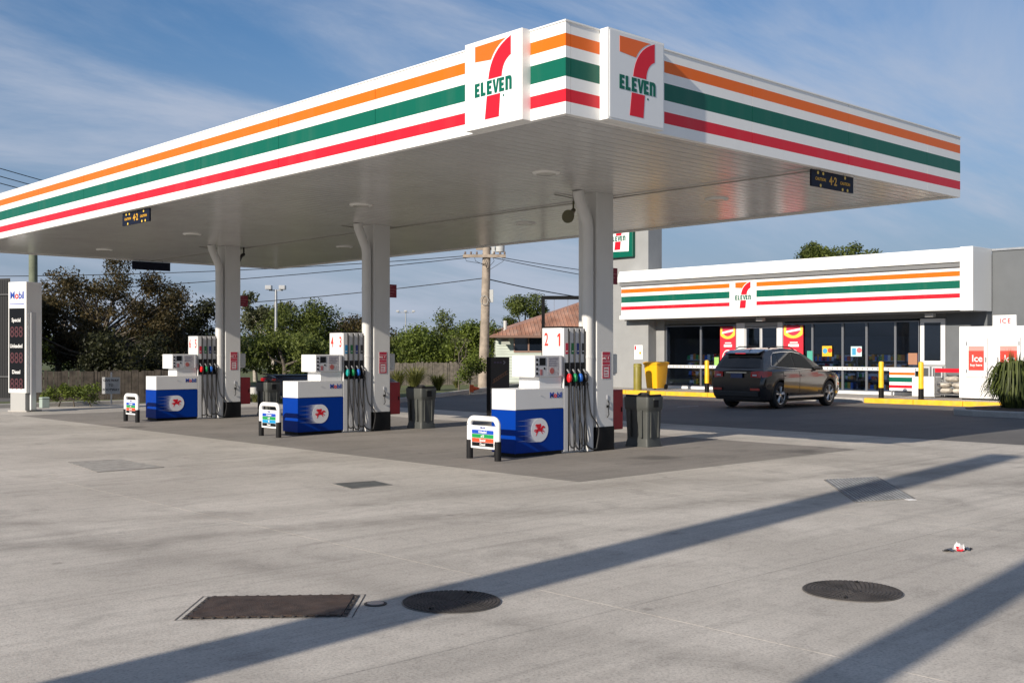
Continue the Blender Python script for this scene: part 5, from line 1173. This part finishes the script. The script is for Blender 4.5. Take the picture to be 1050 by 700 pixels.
build(MB().box(-.11, .11, -.11, .11, 0, .24), 'body', pm('pillar_green', (.33, .40, .36), .5), t, bevel=.02); build(MB().box(-.12, .12, -.12, .12, .241, .30), 'cap', _mats['pillar_green'], t, bevel=.03)
# give way sign on the fence side
c = at_d(114, 33.0, .1); t = thing('give_way_sign', 'weathered white give way notice before the dark fence', 'sign', c, math.atan2(RGT.y, RGT.x))
build(MB().tube([(0, .02, 0), (0, .02, .95)], .025, 8), 'post', STEEL, t)
pb = build(MB().box(-.27, .27, -.012, -.001, .30, .80), 'plate', pm('weathered_white', (.30, .31, .32), .6, var=.15), t)
for s, z in (('GIVE WAY', .70), ('TO', .56), ('FOOTWAY', .42)): text(s, .10, BLACK, 'lettering', pb, (0, -.0125, z), (1, 0, 0), (0, 0, 1), off=.002)
# power pole with crossarm and transformer
POLE = pm('weathered_pole', (.30, .25, .20), .9, var=.3, scale=4, bump=.4, bscale=30)
d = 47.5; c = at_d(495, d); t = thing('power_pole', 'weathered timber power pole with crossarm beside the paling fence', 'power pole', c, math.atan2(RGT.y, RGT.x))
TZ = zpx(250, d)+1.1
build(MB().tube([(0, 0, -.1), (.10, 0, 3), (.20, 0, TZ)], [.225, .20, .165], 14), 'pole', POLE, t, smooth=True)
zc = zpx(263, d); build(MB().box(-.85, 1.0, -.26, -.14, zc-.06, zc+.07), 'crossarm', POLE, t)
build(MB().box(-.3, .9, .14, .24, zc+.30, zc+.40), 'crossarm', POLE, t)
for x in (-.75, -.5, -.25, .5, .75, .95): build(MB().lathe([(.015, 0), (.03, .02), (.055, .04), (.035, .07), (.05, .1), (.02, .13)], 10, (x, -.2, zc+.07)), 'insulator', pm('insulator', (.20, .15, .12), .3), t, smooth=True)
tr_ = build(MB().lathe([(.19, 0), (.2, .03), (.2, .50), (.16, .54)], 16, (.75, .02, zc+.2)), 'transformer', pm('transformer_grey', (.45, .46, .45), .5), t, smooth=True)
build(MB().box(.38, .52, -.1, .1, zc+.1, zc+.65), 'switch_box', _mats['transformer_grey'], t); 
build(MB().box(.30, .46, -.14, .04, zpx(310, d), zpx(297, d)), 'meter_box', _mats['transformer_grey'], t, bevel=.01)
m = MB()
for k in range(10):
    m.tube([(.07+.17*math.cos(a)-.0, -.25, zpx(308, d)+.2*math.sin(a)) for a in [6.283*i/20+k for i in range(21)]], .014, 5) if k < 2 else None
build(m, 'cable_coil', pm('cable_white', (.55, .55, .53), .5), t)
for k in range(5): 
    x0 = -.8+k*.4; build(MB().tube([(x0, -.2, zc+.1), (x0+.1, -.3, zc-.22), (.17, -.17, zc-.35-.08*k)], .010, 5), 'jumper_cable', BLACK, t)
t2 = thing('power_pole', 'greenish pole rising behind the fuel price sign', 'power pole', at_d(34, 39)); build(MB().tube([(0, 0, -.1), (0, 0, 6.6)], [.17, .14], 12), 'pole', pm('green_pole', (.14, .16, .11), .8, var=.2), t2, smooth=True)
build(MB().lathe([(.145, 6.6), (.15, 6.66), (.0, 6.68)], 12), 'pole_cap', STEEL, t2)
def wire(A, B, sag, label, r=.016):
    A = Vector(A); B = Vector(B); pts = []
    for i in range(25): u = i/24; q = A.lerp(B, u); q.z -= sag*4*u*(1-u); pts.append(q-A)
    o = build(MB().tube(pts, r, 5), 'power_line', BLACK); o.location = A; return tag(o, label, 'power line', 'overhead power lines')
pc = at_d(497, 47.5)
def pz(py, dd): return zpx(py, dd)
wire(at_d(494, 47.5, pz(261, 47.5)), at_d(-120, 46, pz(283, 46)), .3, 'overhead wire dipping left from the crossarm, upper of two')
wire(at_d(490, 47.5, pz(263, 47.5)), at_d(-120, 44, pz(306, 44)), .25, 'overhead wire dipping left from the crossarm, lower of two')
wire(at_d(503, 47.5, pz(262, 47.5)), at_d(760, 60, pz(290, 60)), .25, 'upper overhead wire running right from the pole')
wire(at_d(505, 47.5, pz(264, 47.5)), at_d(760, 58, pz(300, 58)), .25, 'second overhead wire running right from the pole')
wire(at_d(500, 47.5, pz(286, 47.5)), at_d(640, 55, pz(310, 55)), .12, 'thick service wire dropping right to the house', .024)
wire(at_d(497, 47.5, pz(285, 47.5)), at_d(-120, 52, pz(322, 52)), .5, 'lowest wire running left behind the columns', .018)
for k, y0 in enumerate((168, 177, 185)): wire(at_d(-90, 30, pz(y0-22, 30)), at_d(300, 62, pz(y0+75-4*k, 62)), .3, 'thin wire in the open sky at upper left, %s of three' % ('top', 'middle', 'lowest')[k], .014)
# floodlight poles
def flood(label, px, d, py, w, heads=2):
    h = zpx(py, d); t = thing('floodlight_pole', label, 'floodlight', at_d(px, d), math.atan2(RGT.y, RGT.x), 'floodlight poles')
    build(MB().tube([(0, 0, -.1), (0, 0, h)], [.11, .065], 10), 'pole', STEEL, t, smooth=True); build(MB().box(-w, w, -.03, .03, h-.06, h), 'crossbar', STEEL, t)
    for k in range(heads):
        x = -w+2*w*k/(heads-1); build(MB().box(x-.16, x+.16, -.25, .1, h+.0, h+.22), 'lamp_head', pm('lamp_head_grey', (.4, .41, .42), .4), t, bevel=.03)
flood('tall twin head floodlight pole between far and middle columns', 283, 56, 297, .35)
flood('distant floodlight pole just left of the middle column', 347, 120, 331, .9, 3); flood('distant floodlight pole right of the middle column', 416, 125, 320, .9, 3); flood('distant floodlight pole left of the farthest column', 203, 95, 315, .5, 2)
# house with rusty roof
ROOF = pm('rusty_corrugated_iron', (.30, .15, .10), .75, var=.35, scale=1.4, dirt=.55, dcol=(.38, .33, .29), grunge=1.5, bump=.3, bscale=8)
MINT = pm('mint_weatherboard', (.56, .62, .55), .7, var=.06, scale=3)
c = at_d(509, 57); t = thing('weatherboard_house', 'pale mint weatherboard house with rusty iron roof', 'house', c, math.atan2(RGT.y, RGT.x)+R(8))
build(MB().box(0, 10, 0, 8, -.05, 2.55), 'wall', MINT, t)
m = MB()
for k in range(17): m.add([(-.02, -.03, .1+k*.145), (10, -.03, .1+k*.145), (10, -.005, .235+k*.145), (-.02, -.005, .235+k*.145)], [(0, 1, 2, 3)])
stuff(build(m, 'weatherboards', MINT, t))
m = MB(); m.add([(-.4, -.5, 2.5), (10.4, -.5, 2.5), (10.4, 8.5, 2.5), (-.4, 8.5, 2.5), (5.5, 2.8, 4.55), (7.2, 2.8, 4.55), (7.2, 5, 4.55), (5.5, 5, 4.55)], [(0, 1, 5, 4), (1, 2, 6, 5), (2, 3, 7, 6), (3, 0, 4, 7), (4, 5, 6, 7), (0, 3, 2, 1)])
rf = build(m, 'roof', ROOF, t)
m = MB()
for k in range(52):
    x = -.35+k*.2; e = min(1, (x+.4)/5.9, (10.4-x)/3.2); 
    if e > .03: m.tube([(x, -.5, 2.515), (x, -.5+3.3*e, 2.515+2.05*e)], .022, 4)
stuff(build(m, 'corrugations', ROOF, rf))
build(MB().box(-.42, 10.42, -.56, -.5, 2.40, 2.52), 'gutter', pm('gutter_rust', (.22, .13, .10), .7), rf)
build(MB().tube([(.5, .3, 2.5), (.5, .3, 3.3)], .09, 8), 'vent_pipe', pm('vent_pale', (.5, .5, .48), .6), rf)
for a, b in ((.95, 1.65), (1.72, 2.6), (2.9, 4.2)):
    w_ = build(MB().box(a, b, -.045, -.036, 1.72, 2.42), 'window', GLASS, t); f_ = MB(); f_.box(a-.05, b+.05, -.06, -.031, 2.42, 2.48); f_.box(a-.05, b+.05, -.07, -.031, 1.65, 1.72); f_.box(a-.05, a, -.06, -.031, 1.72, 2.42); f_.box(b, b+.05, -.06, -.031, 1.72, 2.42); build(f_, 'frame', pm('window_trim', (.35, .22, .17), .6), w_)
aw_ = MB(); aw_.add([(.25, -.04, 2.35), (.62, -.04, 2.35), (.68, -.5, 2.05), (.19, -.5, 2.05)], [(0, 1, 2, 3)]); build(aw_, 'window_hood', pm('hood_pale', (.4, .42, .36), .6), t)
build(MB().box(1.1, 1.5, -.055, -.04, 1.1, 1.3), 'house_notice', pm('notice_blue', (.03, .30, .60), .5), t)
# black advertising board and height bar
c = at_d(499, 27.0); t = thing('advertising_board', 'black advertising board on a post behind the nearest dispenser', 'sign', (c.x, c.y, 0), math.atan2(RGT.y, RGT.x))
build(MB().box(0, .10, -.05, .05, 0, 1.53), 'post', BLACK, t)
bd = build(MB().box(.101, .56, -.04, .03, .78, 1.53), 'board', pm('board_black', (.018, .014, .014), .35), t)
ARW = pm('board_print_grey', (.22, .21, .25), .5); BRN = pm('board_print_brown', (.16, .075, .04), .5)
build(MB().plate([(.40, 1.36), (.44, 1.40), (.40, 1.44), (.43, 1.44), (.47, 1.40), (.43, 1.36)], (0, -.0405, 0), (1, 0, 0), (0, 0, 1), .002), 'arrow', ARW, bd)
m = MB()
for k in range(3): m.plate(rect(.18+.07*k, .235+.07*k, 1.38, 1.42), (0, -.0405, 0), (1, 0, 0), (0, 0, 1), .002)
stuff(build(m, 'board_print', pm('board_print_violet', (.07, .05, .10), .5), bd))
m = MB()
for k, (a, b_) in enumerate((((.14, .90), (.52, 1.14)), ((.16, .98), (.50, 1.20)))):
    m.plate([a, b_, (b_[0]+.008, b_[1]-.02), (a[0]+.008, a[1]-.02)], (0, -.0405, 0), (1, 0, 0), (0, 0, 1), .002)
for k in range(6):
    u = .17+k*.055; v = .925+k*.036; m.plate([(u, v), (u+.03, v+.015), (u+.035, v+.06), (u+.01, v+.05)], (0, -.0405, 0), (1, 0, 0), (0, 0, 1), .002)
stuff(build(m, 'slanted_print', BRN, bd))
c = at_d(557, 40); t = thing('height_bar', 'black steel goalpost height bar behind the nearest dispenser', 'gantry', (c.x, c.y, 0), math.atan2(RGT.y, RGT.x))
hz_ = zpx(307, 40)
for x in (0, 2.0): build(MB().box(x-.06, x+.06, -.06, .06, 0, hz_), 'post', BLACK, t)
build(MB().box(-.06, 2.06, -.06, .06, hz_+.001, hz_+.13), 'crossbeam', BLACK, t)
for x in (.4, .9): build(MB().tube([(x, 0, hz_), (x, 0, hz_-.5)], .006, 4), 'chain', STEEL, t)
# fallen orange cone by the kerb
c = at_z(484, 402.5, .13); t = thing('traffic_cone', 'orange traffic cone lying by the garden kerb', 'cone', c, R(-10))
m = MB(); m.rings([[(x, r_*math.cos(2*math.pi*j/14), .16+r_*math.sin(2*math.pi*j/14)) for j in range(14)] for x, r_ in ((0, .11), (.30, .03), (.32, .02))]); build(m, 'cone', pm('cone_orange', (.80, .10, .015), .5), t, smooth=True)
build(MB().box(-.03, -.001, -.14, .14, .02, .30), 'base', _mats['cone_orange'], t, bevel=.02)
# white gate rails between farthest column and litter bin
c = at_d(254, 36); t = thing('guard_rail', 'pale low guard rail beyond the farthest column', 'rail', (c.x, c.y, 0), math.atan2(RGT.y, RGT.x))
build(MB().box(-.3, 1.2, -.03, .03, .28, .50), 'rail', pm('rail_pale', (.48, .48, .46), .6), t)
for x in (-.2, .4, 1.1): build(MB().box(x-.04, x+.04, .031, .09, 0, .5), 'post', STEEL, t)
# pieces of street furniture off to the left that throw the long shadows
t = thing('roadside_pylon', 'tall slim roadside pylon standing left of the forecourt', 'sign', (-14.0, -4.12, 0))
build(MB().box(-.12, .12, -.28, .28, 0, 10.25), 'slab', WHITE, t, bevel=.01); build(MB().box(-.2, .2, -.36, .36, 0, .3), 'plinth', KERBM, t)
t = thing('lamp_standard', 'tall street lamp standard standing left of the forecourt', 'street lamp', (-13.2, -6.85, 0))
build(MB().tube([(0, 0, 0), (0, 0, 11)], [.21, .15], 14), 'pole', STEEL, t, smooth=True); build(MB().box(-.15, .15, -.2, 1.1, 11.0, 11.2), 'lamp_head', STEEL, t, bevel=.03)
